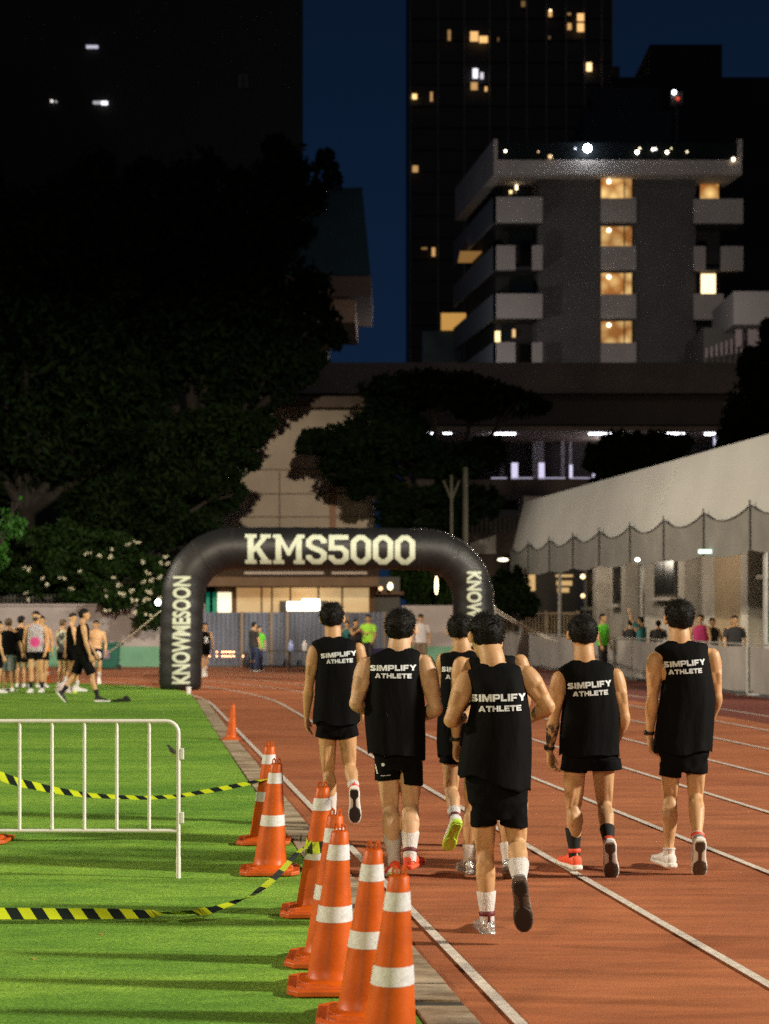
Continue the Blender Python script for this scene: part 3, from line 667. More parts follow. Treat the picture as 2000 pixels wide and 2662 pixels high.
def hair_geo(c, f, u, k=1.0, seed=0, long=0.0, tuft=1.0, part=False, tufts=1300):
    f = f.normalized(); r = f.cross(u).normalized(); u = r.cross(f)
    mb = MB(); N, MM = 60, 40; rings = []
    cc = c-u*0.006*k-f*0.006*k
    def edge(ff, x):   # lowest z (unit) of the hair for a direction
        base = -0.84-0.08*math.cos(x*4) if ff < -0.30 else (-0.84+(ff+0.30)/0.5*0.80 if ff < 0.2 else 0.0+(ff-0.2)/0.6*0.42)
        return base-long*0.5*(ff < 0.1)
    for i in range(MM+1):
        t = PI*(i+0.05)/(MM+0.1)-PI/2; ring = []
        for j in range(N):
            z = math.sin(t); qq = math.cos(t) if z > 0 else math.cos(t)**0.62; x, y = qq*math.cos(2*PI*j/N), qq*math.sin(2*PI*j/N)
            e = z-edge(y, x)+0.06*noise.noise(Vector((x*5, y*5, seed)))
            b = max(0, min(1, (e+0.03)/0.16)); b = b*b*(3-2*b)
            b2 = max(0, min(1, e/0.9)); th = 0.86+b*(0.14+0.03+0.11*b2+0.10*max(0, z))
            clump = (noise.noise(Vector((x*4+seed, y*4, z*3)))*0.055+noise.noise(Vector((x*13, y*13+seed, z*6)))*0.035)*(0.3+0.9*b2)
            dd = th+b*clump*tuft
            # flatter sides and nape, fuller crown
            side = 1-0.06*(abs(x)**3)*(z < 0.2)
            ring.append(cc+r*x*0.079*k*dd*side+f*y*0.093*k*dd+u*z*0.088*k*dd)
        rings.append(ring)
    mb.loft(rings)
    rnd = random.Random(seed)
    for _ in range(tufts):
        a = rnd.uniform(0, 2*PI); z = rnd.uniform(-0.55, 1.0); q = math.sqrt(1-z*z); x, y = q*math.cos(a), q*math.sin(a)
        if z < edge(y, x)+0.03: continue
        b2 = min(1, (z-edge(y, x))/0.9); q2 = 1.02+0.11*b2; qs = (1-z*z)**0.31/max(0.05, q) if z < 0 else 1.0
        p = cc+r*x*0.079*k*q2*qs+f*y*0.093*k*q2*qs+u*z*0.088*k*(q2+0.05*max(0, z))
        nr = (r*x+f*y+u*z).normalized(); dn = (-u*1.0+(r*x+f*y)*0.5+r*rnd.uniform(-.5,.5)+f*rnd.uniform(-.5,.5)); dn = (dn-nr*dn.dot(nr)); L = rnd.uniform(0.010, 0.018)*k*tuft*(0.6+0.9*b2)
        up_ = max(0, z-0.1)*tuft; L *= 1+0.9*up_*rnd.random(); tip = p+(nr*rnd.uniform(0.05,0.45+0.35*b2+0.9*up_)+dn.normalized()*(1-0.4*up_)).normalized()*L; w_ = 0.004*k; sd = nr.cross(dn).normalized()*w_
        mb.add([p-sd-nr*0.006, p+sd-nr*0.006, tip, p+dn.normalized()*w_*2-nr*0.004], [(0,1,2),(1,3,2),(3,0,2)])
    return mb
def shoe(parent, ank, fwd, up, upper, sole, outsole=None, s=1.0, lace=None, extra=None):
    fwd = fwd.normalized(); up = (up-fwd*up.dot(fwd)).normalized(); sd = fwd.cross(up)
    o = ank-fwd*0.052*s-up*0.085*s
    def ring(t, hw, z0, z1, off=0, e=2.6, n=20):
        c = o+fwd*t*s+sd*off*s+up*(z0+z1)/2*s
        return ellring(c, sd*hw*s, up*(z1-z0)/2*s, n, e)
    prof = [(-0.004,0.018,0.030,0.070),(0.003,0.030,0.020,0.088),(0.025,0.036,0.018,0.094),(0.06,0.038,0.018,0.098),(0.095,0.039,0.018,0.097),(0.125,0.040,0.018,0.085),(0.16,0.044,0.018,0.071),(0.20,0.047,0.018,0.060),(0.235,0.043,0.018,0.052),(0.262,0.033,0.020,0.044),(0.278,0.016,0.024,0.036)]
    root_ = parent
    mb = MB(); mb.loft([ring(*p) for p in prof]); u_ = mb.build('shoe', upper, root_, smooth=True)
    mb = MB(); mb.loft([ring(t, hw, z0, z1, 0, 3.6) for t, hw, z0, z1 in ((-0.014,0.018,0.012,0.034),(-0.004,0.034,0.002,0.036),(0.03,0.042,0,0.034),(0.09,0.039,0,0.032),(0.14,0.041,0,0.030),(0.19,0.050,0,0.028),(0.235,0.048,0.001,0.027),(0.268,0.036,0.006,0.028),(0.288,0.016,0.014,0.030))])
    so = mb.build('sole', sole, u_, smooth=True)
    if outsole:
        mb = MB()
        mb.loft([ring(a_, h_, -0.006, 0.006, 0, 3.5) for a_, h_ in ((0.005,0.022),(0.02,0.033),(0.06,0.032),(0.085,0.012),(0.14,0.012),(0.165,0.040),(0.21,0.046),(0.245,0.038),(0.268,0.018))])
        mb.build('outsole', outsole, u_, smooth=True)
    if lace:
        mb = MB(); mb.tube([o+(fwd*0.0+up*0.085)*s, o+(-fwd*0.006+up*0.12)*s], 0.008*s, 8); mb.build('heel_tab', lace, u_, smooth=True)
    return u_
def sock(parent, kn, an, top, m, k=1.0, low=0.04, band=None, fwd=None):
    d = (an-kn).normalized(); p0 = an-d*top; rr = 0.036+0.016*min(1, top/0.2)
    mb = MB(); rows = []
    L = [(0, rr*1.02), (0.006, rr*1.07), (top*0.35, rr*0.95), (top*0.7, 0.0375), (top, 0.0375), (top+low, 0.034)]
    pts = [p0+d*a for a, _ in L]; mb.tube(pts, [b*k for _, b in L], 18); sk = mb.build('sock', m, parent, smooth=True)
    if band:
        mb = MB(); c = an-d*0.035; mb.tube([c-d*0.012, c-d*0.006, c+d*0.008, c+d*0.014], [0.038*k, 0.0425*k, 0.0425*k, 0.038*k], 18); mb.build('heel_collar', band, parent, smooth=True)
def cloth_loft(name, rings, m, parent, fold=0.006, seed=0, n=56, thick=0.004, foldstart=0.35, hemwave=0.0):
    """rings: (centre, half-width vector, half-depth vector)"""
    rows = [list(c)+list(a)+list(b) for c, a, b in rings]; D = dense(rows, 6); R = []
    for i, q in enumerate(D):
        t = i/(len(D)-1); c, a, b = Vector(q[:3]), Vector(q[3:6]), Vector(q[6:9]); rg = ellring(c, a, b, n, 2.35)
        k = fold*max(0, (t-foldstart)/(1-foldstart))+0.0015
        o = []
        for j, p in enumerate(rg):
            d = (p-c).normalized(); an = 2*PI*j/n
            f_ = noise.noise(Vector((math.cos(an)*2.6+seed, math.sin(an)*2.6, t*2.2)))*2.0+noise.noise(Vector((math.cos(an)*6+seed, math.sin(an)*6, t*3.5)))
            q2 = p+d*f_*k
            if hemwave and t > 0.8: q2.z += hemwave*(t-0.8)/0.2*noise.noise(Vector((math.cos(an)*1.5+seed, math.sin(an)*1.5, 9)))
            o.append(q2)
        R.append(o)
    mb = MB(); mb.loft(R, caps=False)
    ob = mb.build(name, m, parent, smooth=True, auto=False)
    so = ob.modifiers.new('thickness', 'SOLIDIFY'); so.thickness = thick; so.offset = -1
    return ob, BVHTree.FromPolygons(mb.v, mb.f)
def rc_(x0, y0, x1, y1): return [(x0,y0),(x1,y0),(x1,y1),(x0,y1)]
q_ = 0.29
LT = {
 'S': (1.05, stroke([(0.93,0.80),(0.80,0.86),(0.28,0.86),(0.15,0.74),(0.24,0.59),(0.80,0.42),(0.91,0.27),(0.78,0.14),(0.22,0.14),(0.08,0.20)], q_*0.93)),
 'I': (0.33, [rc_(0,0,0.33,1)]),
 'M': (1.40, [[(0,0),(0.32,0),(0.32,0.56),(0.58,0),(0.82,0),(1.08,0.56),(1.08,0),(1.40,0),(1.40,1),(0.98,1),(0.70,0.42),(0.42,1),(0,1)]]),
 'P': (1.08, [rc_(0,0,0.33,1), rc_(0.33,0.76,0.80,1), rc_(0.33,0.30,0.80,0.54), [(0.80,0.30),(0.98,0.34),(1.08,0.48),(1.08,0.82),(0.98,0.96),(0.80,1),(0.80,0.76),(0.80,0.54)]]),
 'L': (0.92, [rc_(0,0.27,0.33,1), rc_(0,0,0.92,0.27)]),
 'F': (0.98, [rc_(0,0,0.33,1), rc_(0.33,0.75,0.98,1), rc_(0.33,0.33,0.86,0.57)]),
 'Y': (1.25, [[(0.46,0),(0.79,0),(0.79,0.40),(1.25,1),(0.87,1),(0.625,0.65),(0.38,1),(0,1),(0.46,0.40)]]),
 'A': (1.30, [[(0,0),(0.36,0),(0.65,0.70),(0.94,0),(1.30,0),(0.84,1),(0.46,1)], [(0.45,0.16),(0.85,0.16),(0.77,0.36),(0.53,0.36)]]),
 'T': (1.10, [rc_(0,0.74,1.10,1), rc_(0.385,0,0.715,0.74)]),
 'H': (1.15, [rc_(0,0,0.33,1), rc_(0.82,0,1.15,1), rc_(0.33,0.38,0.82,0.63)]),
 'E': (1.00, [rc_(0,0,0.33,1), rc_(0.33,0.77,1.0,1), rc_(0.33,0.385,0.93,0.615), rc_(0.33,0,1.0,0.23)])}
def wordp(s):
    x = 0; o = []
    for ch in s:
        w1, ps = LT[ch]
        for p in ps: o.append([(x+a[0], a[1]) for a in p])
        x += w1+0.11
    x -= 0.11
    return [[(a/x-0.5, b-0.5) for a, b in p] for p in o]
SIMP = wordp('SIMPLIFY'); ATHL = wordp('ATHLETE')
def back_print(parent, bvh, Y, s1, s2, dv=0.15):
    for pol, (px, py, w_, h_, rot) in ((SIMP, s1), (ATHL, s2)):
        YY = Y-dv; c = P(px, py, YY); W = w_*YY/F; H = h_*YY/F; a = math.radians(rot)
        pl = [[(c.x+p[0]*W*math.cos(a)-(p[1]*H)*math.sin(a), c.z+p[0]*W*math.sin(a)+p[1]*H*math.cos(a)) for p in q] for q in pol]
        drape(pl, bvh, 'back_lettering', M['print'], parent, grid=0.012, off=0.004, y_from=Y-1.0)

def tattoo_skin(c):
    m = mat('tattooed_skin', (0.52, 0.30, 0.145), 0.5, 0.16, 7, bump=0.05, bscale=150, sss=0.08, spec=0.4); n, b = nodes_of(m)
    src = b.inputs['Base Color'].links[0].from_socket
    tc = n.nodes.new('ShaderNodeTexCoord'); vm = n.nodes.new('ShaderNodeVectorMath'); vm.operation = 'DISTANCE'; vm.inputs[1].default_value = tuple(c); n.links.new(tc.outputs['Object'], vm.inputs[0])
    near = ramp(n, vm.outputs['Value'], 0.085, (1,1,1), 0.11, (0,0,0)); ink = ramp(n, noi(n, mapped(n, (1,1,1)), 26, 3), 0.44, (0,0,0), 0.52, (1,1,1))
    k = mixrgb(n, 1.0, near, ink, 'MULTIPLY'); s = n.nodes.new('ShaderNodeSeparateColor'); n.links.new(k, s.inputs[0])
    n.links.new(mixrgb(n, s.outputs[0], src, (0.05, 0.04, 0.035)), b.inputs['Base Color']); return m
def runner(label, Y, R):
    def W(t): return P(t[0], t[1], Y+(t[2] if len(t) > 2 else 0))
    g = W((R['foot'][0], HY+F*HC/Y)); g.z = 0.0
    r = root('person', g, label, 'person', 'runners walking down the track in black vests')
    hc = W(R['head']); hf = Vector(R.get('hf', (-0.1, 1, -0.15))).normalized(); hu = Vector(R.get('hu', (0, 0.15, 1))).normalized()
    k = R.get('k', 1.0); kh = R.get('kh', 1.0)
    nb = W(R['neck']); mb = MB()
    head_geo(mb, hc, hf, hu, kh)
    hr = hf.cross(hu).normalized(); hu2 = hr.cross(hf)
    limb(mb, [nb+Vector((0,0,-0.06)), nb, nb.lerp(hc, 0.5), hc-hu2*0.04-hf*0.02], [0.068*k, 0.065*k, 0.062*k, 0.061*k], n=20)
    sL, sR = W(R['shL']), W(R['shR']); mid = (sL+sR)/2
    nk = nb+Vector((0,0,-0.030))
    for s_ in (sL, sR):
        limb(mb, [nk, nk.lerp(s_, 0.45)+Vector((0,0,-0.004)), s_.lerp(nk, 0.12)], [0.045*k, 0.040*k, 0.043*k], n=16)
    hL, hR = W(R['hipL']), W(R['hipR']); hm = (hL+hR)/2; hw = (sR-sL).length/2
    rings = []
    for t, a_, b_ in ((0.0,0.55,0.07),(0.06,0.80,0.088),(0.18,0.86,0.104),(0.35,0.80,0.108),(0.55,0.74,0.098),(0.75,0.74,0.098),(0.95,0.72,0.084),(1.08,0.45,0.07)):
        c = (mid+Vector((0,0,-0.005))).lerp(hm, t); rings.append(ellring(c, Vector((hw*a_*0.93,0,0)), Vector((0,b_*k,0)), 28, 2.4))
    mb.loft(rings)
    J = {}
    for sd, L in (('L', -1), ('R', 1)):
        s_, e_, w_ = (sL, sR)[L > 0], W(R['el'+sd]), W(R['wr'+sd]); arm(mb, s_, e_, w_, k*R.get('ka', 1.0))
        hd = R.get('hd'+sd)
        hd = Vector(hd) if hd else (w_-e_)+Vector((0,0.08,-0.02)); sd_v = Vector(R.get('hs'+sd, (0.2*-L, 1, 0))); pal = Vector((-L, 0.2, 0))
        hand(mb, w_, hd, sd_v, pal, 1.0, R.get('curl', 0.6)); J['w'+sd] = (e_, w_)
        kn_, an_ = W(R['kn'+sd]), W(R['an'+sd]); leg(mb, (hL, hR)[L > 0], kn_, an_, k, R.get('calf', 1.0)); J['l'+sd] = (kn_, an_)
    me = remesh(mb, 0.0055, 3, 'body'); link('body', me, tattoo_skin((J['wL'][0]+J['wL'][1])/2-ORG[r]) if R.get('tattoo') else M[R.get('skin', 'skin')], r)
    hb = hair_geo(hc, hf, hu, kh, seed=R.get('seed', 1)); hb.build('hair', M['hair'], r, smooth=True, auto=False)
    mb = MB()
    for s_ in (-1, 1): mb.ball(hc+hf*0.083*kh+hr*s_*0.031*kh+hu2*0.004, 0.008, n=10, m=8)
    mb.build('eyes', M['blackrub'], r, smooth=True)
    # vest
    rings = []
    for (xl, yl, xr_, yr, dh, yo) in R['vest']:
        a, b = P(xl, yl, Y+yo), P(xr_, yr, Y+yo); rings.append(((a+b)/2, (b-a)/2, Vector((0, -dh, 0))))
    ob, bvh = cloth_loft('vest', rings, M['black'], r, fold=R.get('fold', 0.008), seed=R.get('seed', 1)*3.1, hemwave=0.035)
    if 's1' in R: back_print(ob, bvh, Y, R['s1'], R['s2'])
    # shorts
    mb = MB(); pel = []
    for (xl, yl, xr_, yr, dh) in R['pelvis']:
        a, b = P(xl, yl, Y), P(xr_, yr, Y); pel.append(ellring((a+b)/2, (b-a)/2*0.955, Vector((0, dh*0.86, 0)), 32, 2.5))
    (xl, yl, xr_, yr, dh) = R['pelvis'][-1]; a, b = P(xl, yl, Y), P(xr_, yr, Y); dz_ = Vector((0, 0, min(0.10, (a.z-P(0, R['hemL'][3], Y).z)*0.75)))
    pel.append(ellring((a+b)/2-dz_, (b-a)/2*0.5, Vector((0, dh*0.72, 0)), 32, 2.5))
    mb.loft(pel)
    for sd in 'LR':
        hem = R['hem'+sd]; hp = W(R['hip'+sd]); kn_ = J['l'+sd][0]
        a, b = P(hem[0], hem[1], Y), P(hem[2], hem[3], Y); c = (a+b)/2; t = (hp.z-c.z)/max(0.05, hp.z-kn_.z); yo = hp.y+(kn_.y-hp.y)*min(1, max(0, t)); sc_ = yo/Y
        a, b = P(hem[0], hem[1], yo), P(hem[2], hem[3], yo); hw_ = (b-a)/2; c = (a+b)/2; top_ = Vector((c.x*0.35+hp.x*0.65, hp.y, hp.z+0.0))
        rg = []
        for q in range(7):
            tt = q/6; cen = top_.lerp(c, tt); wv = Vector(((b.x-a.x)/2*(0.94+0.06*tt)+0.005, 0, (b.z-a.z)/2*tt)); rg.append(ellring(cen, wv, Vector((0, max(0.084, hw_.length*1.1), 0)), 32, 2.3))
        mb.loft(rg)
    me = remesh(mb, 0.006, 4, 'shorts')
    for v in me.vertices:
        v.co += v.normal*0.003*noise.noise(v.co*Vector((18, 18, 7)).length*0.9)
    sh_ = link('shorts', me, M['black2'], r)
    R['_r'] = r; R['_shorts'] = sh_
    for sd in 'LR':
        kn_, an_ = J['l'+sd]; S = R['shoe'+sd]
        if S.get('sock'): sock(r, kn_, an_, S['sock'], M[S.get('sm', 'sockw')], k, band=M[S['band']] if S.get('band') else None)
        shoe(r, an_, Vector(S['f']), Vector(S['u']), M[S['m']], M[S['s']], M[S['o']] if S.get('o') else None, S.get('sc', 1.0), lace=M[S['tab']] if S.get('tab') else None)
    if R.get('watch'):
        e_, w_ = J['w'+R['watch']]; d = (w_-e_).normalized(); c = w_-d*0.03
        mb = MB(); mb.tube([c-d*0.011, c-d*0.008, c+d*0.008, c+d*0.011], [0.0275, 0.031, 0.031, 0.0275], 20); wt = mb.build('watch', M['blackrub'], r, smooth=True)
        mb = MB(); o_ = Vector((-0.029, -0.006, 0)); mb.ball(c+o_, 0.012, 0.018, 0.018, 14, 10); mb.build('watch_case', M['blackrub'], wt, smooth=True)
    return r

RUN = []
RUN.append(('runner in the foreground, nearest the camera, head bowed, thin necklace, silver shoes', 8.35, dict(
    foot=(1266, 0), head=(1262, 1648, 0.07), hf=(-0.38, 0.9, -0.22), hu=(-0.06, 0.22, 1), neck=(1281, 1716, 0.0), k=1.0, kh=1.02, seed=4,
    shL=(1213, 1770, 0), shR=(1371, 1757, 0), elL=(1173, 1872, -0.04), wrL=(1212, 1862, 0.24), elR=(1425, 1837, -0.02), wrR=(1378, 1870, 0.2),
    hdL=(0.3, 1, 0.3), hdR=(-0.5, 1, -0.2), ka=1.05,
    hipL=(1256, 2060, 0), hipR=(1335, 2060, 0), knL=(1261, 2205, 0.05), knR=(1345, 2192, 0.02), anL=(1267, 2392, 0.02), anR=(1352, 2296, -0.32),
    vest=[(1249,1724,1322,1722,.060,0),(1238,1732,1335,1726,.066,0),(1211,1750,1358,1738,.078,0),(1219,1785,1366,1775,.115,0),(1224,1825,1373,1818,.122,0),(1216,1870,1379,1862,.122,0),(1205,1925,1381,1920,.125,0),(1196,1975,1380,1985,.13,0),(1191,2013,1378,2058,.140,0)],
    s1=(1299,1815,146,19,1.4), s2=(1302,1843,112,15,1.8), fold=0.005,
    pelvis=[(1206,1960,1372,1960,.10),(1204,2000,1376,2000,.125),(1207,2040,1377,2040,.128),(1214,2085,1376,2085,.118)],
    hemL=(1226,2149,1290,2142), hemR=(1303,2145,1371,2152), curl=0.9,
    shoeL=dict(sock=0.15, sm='sockw', band='darkred', f=(-0.12,1,0.0), u=(0,0,1), m='silver', s='silver', o='soleb', tab='darkred'),
    shoeR=dict(sock=0.18, sm='sockw', f=(0.12,0.30,-0.95), u=(0.05,0.95,0.3), m='silver', s='soleb', o='blackrub'))))
RUN.append(('bulky runner with black hair, orange-red shoes and long white socks, second from the left', 10.2, dict(
    foot=(1040, 0), head=(1044, 1630, 0.03), hf=(0.35, 0.95, -0.12), hu=(0, 0.12, 1), neck=(1038, 1682, 0), k=1.12, kh=1.10, seed=7, skin='skin_pale',
    shL=(953, 1733, 0), shR=(1106, 1727, 0), elL=(926, 1828, -0.05), wrL=(972, 1852, 0.22), elR=(1134, 1842, -0.04), wrR=(1092, 1868, 0.20), ka=1.08,
    hdL=(0.5, 1, 0.0), hdR=(-0.5, 1, 0.0),
    hipL=(1006, 1945, 0), hipR=(1068, 1945, 0), knL=(1015, 2092, 0.04), knR=(1068, 2085, 0.04), anL=(1026, 2245, -0.04), anR=(1066, 2226, -0.12),
    vest=[(1007,1684,1067,1684,.062,0),(995,1690,1078,1688,.068,0),(962,1709,1093,1700,.088,0),(955,1745,1094,1740,.125,0),(952,1790,1100,1785,.135,0),(949,1840,1107,1838,.138,0),(951,1890,1108,1890,.14,0),(954,1930,1108,1935,.142,0),(956,1958,1107,1972,.148,0)],
    s1=(1023,1737,122,15,0.5), s2=(1023,1757.5,96,12.5,-0.5), fold=0.006,
    pelvis=[(960,1880,1104,1880,.12),(958,1920,1105,1920,.138),(966,1960,1106,1960,.13)],
    hemL=(976,2029,1040,2024), hemR=(1043,2036,1099,2042), curl=0.8, calf=1.05,
    shoeL=dict(sock=0.19, f=(-0.22,0.85,-0.42), u=(0.1,0.45,0.85), m='redor', s='sole', o='neon', sc=0.95),
    shoeR=dict(sock=0.16, f=(0.36,0.93,0.02), u=(0,0,1), sc=0.93, m='redor', s='redor', band='darkred'))))
RUN.append(('leftmost runner with white socks and one heel lifted to show a red and black sole', 12.5, dict(
    foot=(860, 0), head=(864, 1603, 0.02), hf=(0.12, 1, -0.1), hu=(0, 0.1, 1), neck=(866, 1657, 0), kh=1.05, seed=11,
    shL=(818, 1692, 0), shR=(932, 1688, 0), elL=(803, 1788, 0.0), wrL=(797, 1862, 0.06), elR=(944, 1785, 0.02), wrR=(940, 1848, 0.18),
    hdL=(0.06, 0.15, -1), hipL=(852, 1888, 0), hipR=(902, 1888, 0), knL=(853, 2000, 0.06), knR=(909, 1992, 0.02), anL=(863, 2118, 0.0), anR=(922, 2058, -0.22),
    vest=[(843,1655,889,1654,.058,0),(835,1659,896,1657,.064,0),(811,1672,925,1668,.078,0),(823,1700,930,1695,.110,0),(824,1735,931,1732,.12,0),(820,1781,933,1778,.12,0),(817,1825,935,1822,.125,0),(813,1860,937,1862,.13,0),(812,1876,938,1878,.135,0)],
    s1=(880,1702,94,12.5,5), s2=(883,1719,69,10.5,3), fold=0.005,
    pelvis=[(818,1820,932,1820,.11),(815,1850,934,1850,.125),(818,1885,932,1885,.118)],
    hemL=(821,1914,876,1924), hemR=(879,1924,932,1912), curl=0.35,
    shoeL=dict(sock=0.17, f=(0,1,0), u=(0,0,1), m='shoew', s='sole'),
    shoeR=dict(sock=0.09, band='red', f=(0.02,0.25,-0.97), u=(0,0.97,0.25), m='shoew', s='sole', o='blackrub', tab='red'))))
RUN.append(('runner half hidden behind the front pair, white shoe with a yellow-green sole kicked up', 11.4, dict(
    foot=(1190, 0), head=(1197, 1635, 0.02), hf=(0.15, 1, -0.2), hu=(0, 0.15, 1), neck=(1201, 1683, 0), kh=1.0, seed=15,
    shL=(1153, 1716, 0.03), shR=(1258, 1714, 0), elL=(1160, 1800, 0.16), wrL=(1185, 1790, 0.36), elR=(1262, 1800, 0.1), wrR=(1250, 1800, 0.33),
    hdL=(0.3,1,0.1), hdR=(-0.3,1,0.1), hipL=(1178, 1945, 0), hipR=(1228, 1945, 0), knL=(1172, 2052, 0.02), knR=(1228, 2058, 0.08), anL=(1184, 2132, -0.22), anR=(1232, 2185, 0.05),
    vest=[(1180,1691,1226,1690,.058,0),(1172,1695,1236,1694,.064,0),(1146,1703,1256,1702,.078,0),(1146,1735,1258,1733,.11,0),(1147,1766,1259,1765,.12,0),(1143,1820,1262,1820,.12,0),(1139,1879,1265,1880,.125,0),(1137,1924,1267,1925,.13,0),(1139,1968,1267,1962,.135,0)],
    s1=(1201,1741,107,13,0), s2=(1201,1760.5,82,11,0),
    pelvis=[(1144,1880,1262,1880,.11),(1142,1910,1263,1910,.125),(1144,1945,1262,1945,.118)],
    hemL=(1143,1982,1200,1988), hemR=(1204,1988,1262,1980), curl=0.5,
    shoeL=dict(sock=0.10, band='darkred', f=(-0.22,0.55,-0.72), u=(0,0.75,0.55), m='shoew', s='neon', o='neon'),
    shoeR=dict(sock=0.10, f=(0,1,0), u=(0,0,1), m='shoew', s='neon'))))
RUN.append(('runner almost wholly hidden behind the front runner, watch on the hanging left hand', 10.1, dict(
    foot=(1240, 0), head=(1268, 1668, 0.10), hf=(-0.1, 0.75, -0.65), hu=(0, 0.65, 0.75), neck=(1277, 1712, 0.02), kh=0.98, seed=19,
    shL=(1199, 1728, 0), shR=(1353, 1722, 0), elL=(1186, 1838, 0.0), wrL=(1186, 1932, 0.05), elR=(1366, 1810, 0.0), wrR=(1350, 1880, 0.15),
    hdL=(0.02, 0.1, -1), hsL=(0.6, 1, 0), hipL=(1238, 1955, 0), hipR=(1308, 1955, 0), knL=(1228, 2090, 0.04), knR=(1312, 2092, 0.05), anL=(1219, 2238, 0.0), anR=(1322, 2242, -0.08),
    vest=[(1250,1703,1308,1702,.058,0),(1240,1706,1318,1704,.064,0),(1216,1716,1340,1708,.078,0),(1225,1750,1343,1745,.11,0),(1222,1800,1346,1795,.12,0),(1218,1860,1350,1855,.12,0),(1212,1910,1352,1910,.125,0),(1208,1960,1354,1960,.13,0),(1206,1990,1354,1990,.135,0)],
    pelvis=[(1214,1900,1350,1900,.11),(1210,1930,1352,1930,.125),(1212,1965,1350,1965,.118)],
    hemL=(1212,2026,1270,2028), hemR=(1276,2028,1342,2026), curl=0.75, watch='L',
    shoeL=dict(sock=0.10, f=(-0.15,1,0), u=(0,0,1), m='silver', s='silver'),
    shoeR=dict(sock=0.12, f=(0.1,0.75,-0.45), u=(0,0.5,0.85), m='silver', s='soleb', o='soleb'))))
RUN.append(('runner with a tattooed left forearm, black socks and orange shoes, second from the right', 10.3, dict(
    foot=(1500, 0), head=(1515, 1644, 0.02), hf=(-0.05, 1, -0.15), hu=(0, 0.12, 1), neck=(1520, 1706, 0), kh=1.06, seed=23,
    shL=(1455, 1765, 0), shR=(1601, 1758, 0), elL=(1440, 1872, 0.0), wrL=(1429, 1955, 0.05), elR=(1624, 1865, 0.0), wrR=(1602, 1930, 0.15),
    hdL=(0.12, 0.12, -1), hsL=(0.6, 1, 0), hipL=(1497, 1970, 0), hipR=(1568, 1970, 0), knL=(1489, 2092, 0.04), knR=(1572, 2090, 0.03), anL=(1494, 2225, 0.02), anR=(1583, 2190, -0.22),
    vest=[(1490,1716,1553,1715,.058,0),(1480,1721,1563,1719,.064,0),(1453,1741,1594,1730,.080,0),(1466,1771,1598,1765,.112,0),(1468,1800,1602,1797,.12,0),(1462,1853,1610,1845,.122,0),(1457,1905,1611,1900,.125,0),(1457,1945,1610,1945,.13,0),(1457,1962,1611,1962,.135,0)],
    s1=(1537,1781,114,16,4.5), s2=(1538,1803,92,13,3.5), tattoo=True, fold=0.005,
    pelvis=[(1460,1900,1608,1900,.115),(1457,1945,1611,1945,.132),(1460,1975,1611,1975,.125)],
    hemL=(1458,2002,1524,2010), hemR=(1528,2003,1616,1999), curl=0.75, watch='L',
    shoeL=dict(sock=0.18, sm='sockb', band='red', f=(-0.3,1,0.03), u=(0,0,1), m='redor', s='sole'),
    shoeR=dict(sock=0.12, sm='sockb', f=(0.10,0.42,-0.88), u=(0,0.88,0.42), m='redor', s='sole', o='soleb'))))
RUN.append(('tallest runner at the far right, watch on the left wrist and short pale shoes', 10.4, dict(
    foot=(1760, 0), head=(1766, 1604, 0.02), hf=(-0.12, 1, -0.1), hu=(0, 0.1, 1), neck=(1768, 1655, 0), kh=1.06, seed=27,
    shL=(1704, 1715, 0), shR=(1852, 1706, 0), elL=(1697, 1818, 0.0), wrL=(1689, 1916, 0.05), elR=(1864, 1812, 0.02), wrR=(1848, 1875, 0.2),
    hdL=(0.22, 0.12, -1), hsL=(0.6, 1, 0), hipL=(1745, 1925, 0), hipR=(1810, 1925, 0), knL=(1742, 2068, 0.04), knR=(1809, 2068, 0.03), anL=(1740, 2220, 0.02), anR=(1815, 2186, -0.22),
    vest=[(1739,1666,1800,1665,.058,0),(1729,1671,1810,1669,.064,0),(1703,1688,1838,1676,.080,0),(1720,1715,1842,1708,.112,0),(1722,1755,1849,1750,.12,0),(1716,1820,1858,1815,.122,0),(1708,1880,1856,1875,.125,0),(1704,1925,1852,1920,.13,0),(1704,1955,1850,1952,.138,0)],
    s1=(1785,1725,108,15,4.5), s2=(1786,1746,86,12.5,3.5), fold=0.005,
    pelvis=[(1708,1890,1850,1890,.115),(1706,1925,1851,1925,.132),(1712,1965,1846,1965,.125)],
    hemL=(1717,2016,1769,2022), hemR=(1780,2010,1838,2010), curl=0.7, watch='L',
    shoeL=dict(sock=0.04, f=(-0.25,1,0.03), u=(0,0,1), m='shoew', s='sole'),
    shoeR=dict(sock=0.05, band='red', f=(0.06,0.42,-0.88), u=(0,0.88,0.42), m='silver', s='sole', o='soleb'))))
for lab, Y, R in RUN: runner(lab, Y, R)
# details on the foreground runner and others
Rf = RUN[0][2]; mb = MB(); nk = P(1284, 1719, 8.35)
pts = [nk+Vector((0.060*math.cos(a), 0.058*math.sin(a), 0.010*math.cos(2*a)-0.004+0.012*math.sin(a))) for a in np.linspace(-PI, PI, 41)]
mb.tube(pts, 0.0022, 6); mb.build('necklace', mat('necklace', (0.3, 0.05, 0.04), 0.3, 0.4, 200, metal=0.5), Rf['_r'], smooth=True)
sh = RUN[1][2]; bv = BVHTree.FromObject(sh['_shorts'], bpy.context.evaluated_depsgraph_get())
off = ORG[sh['_r']]; bvw = BVHTree.FromPolygons([v.co+off for v in sh['_shorts'].data.vertices], [tuple(p.vertices) for p in sh['_shorts'].data.polygons])
c = P(996, 1991, 10.05); rr = 0.0105
drape([[(c.x+rr*math.cos(2*PI*j/16), c.z+rr*math.sin(2*PI*j/16)) for j in range(16)]], bvw, 'emblem', M['print'], sh['_shorts'], grid=0.02, off=0.004, y_from=9)
c = P(1002, 2021, 10.05)
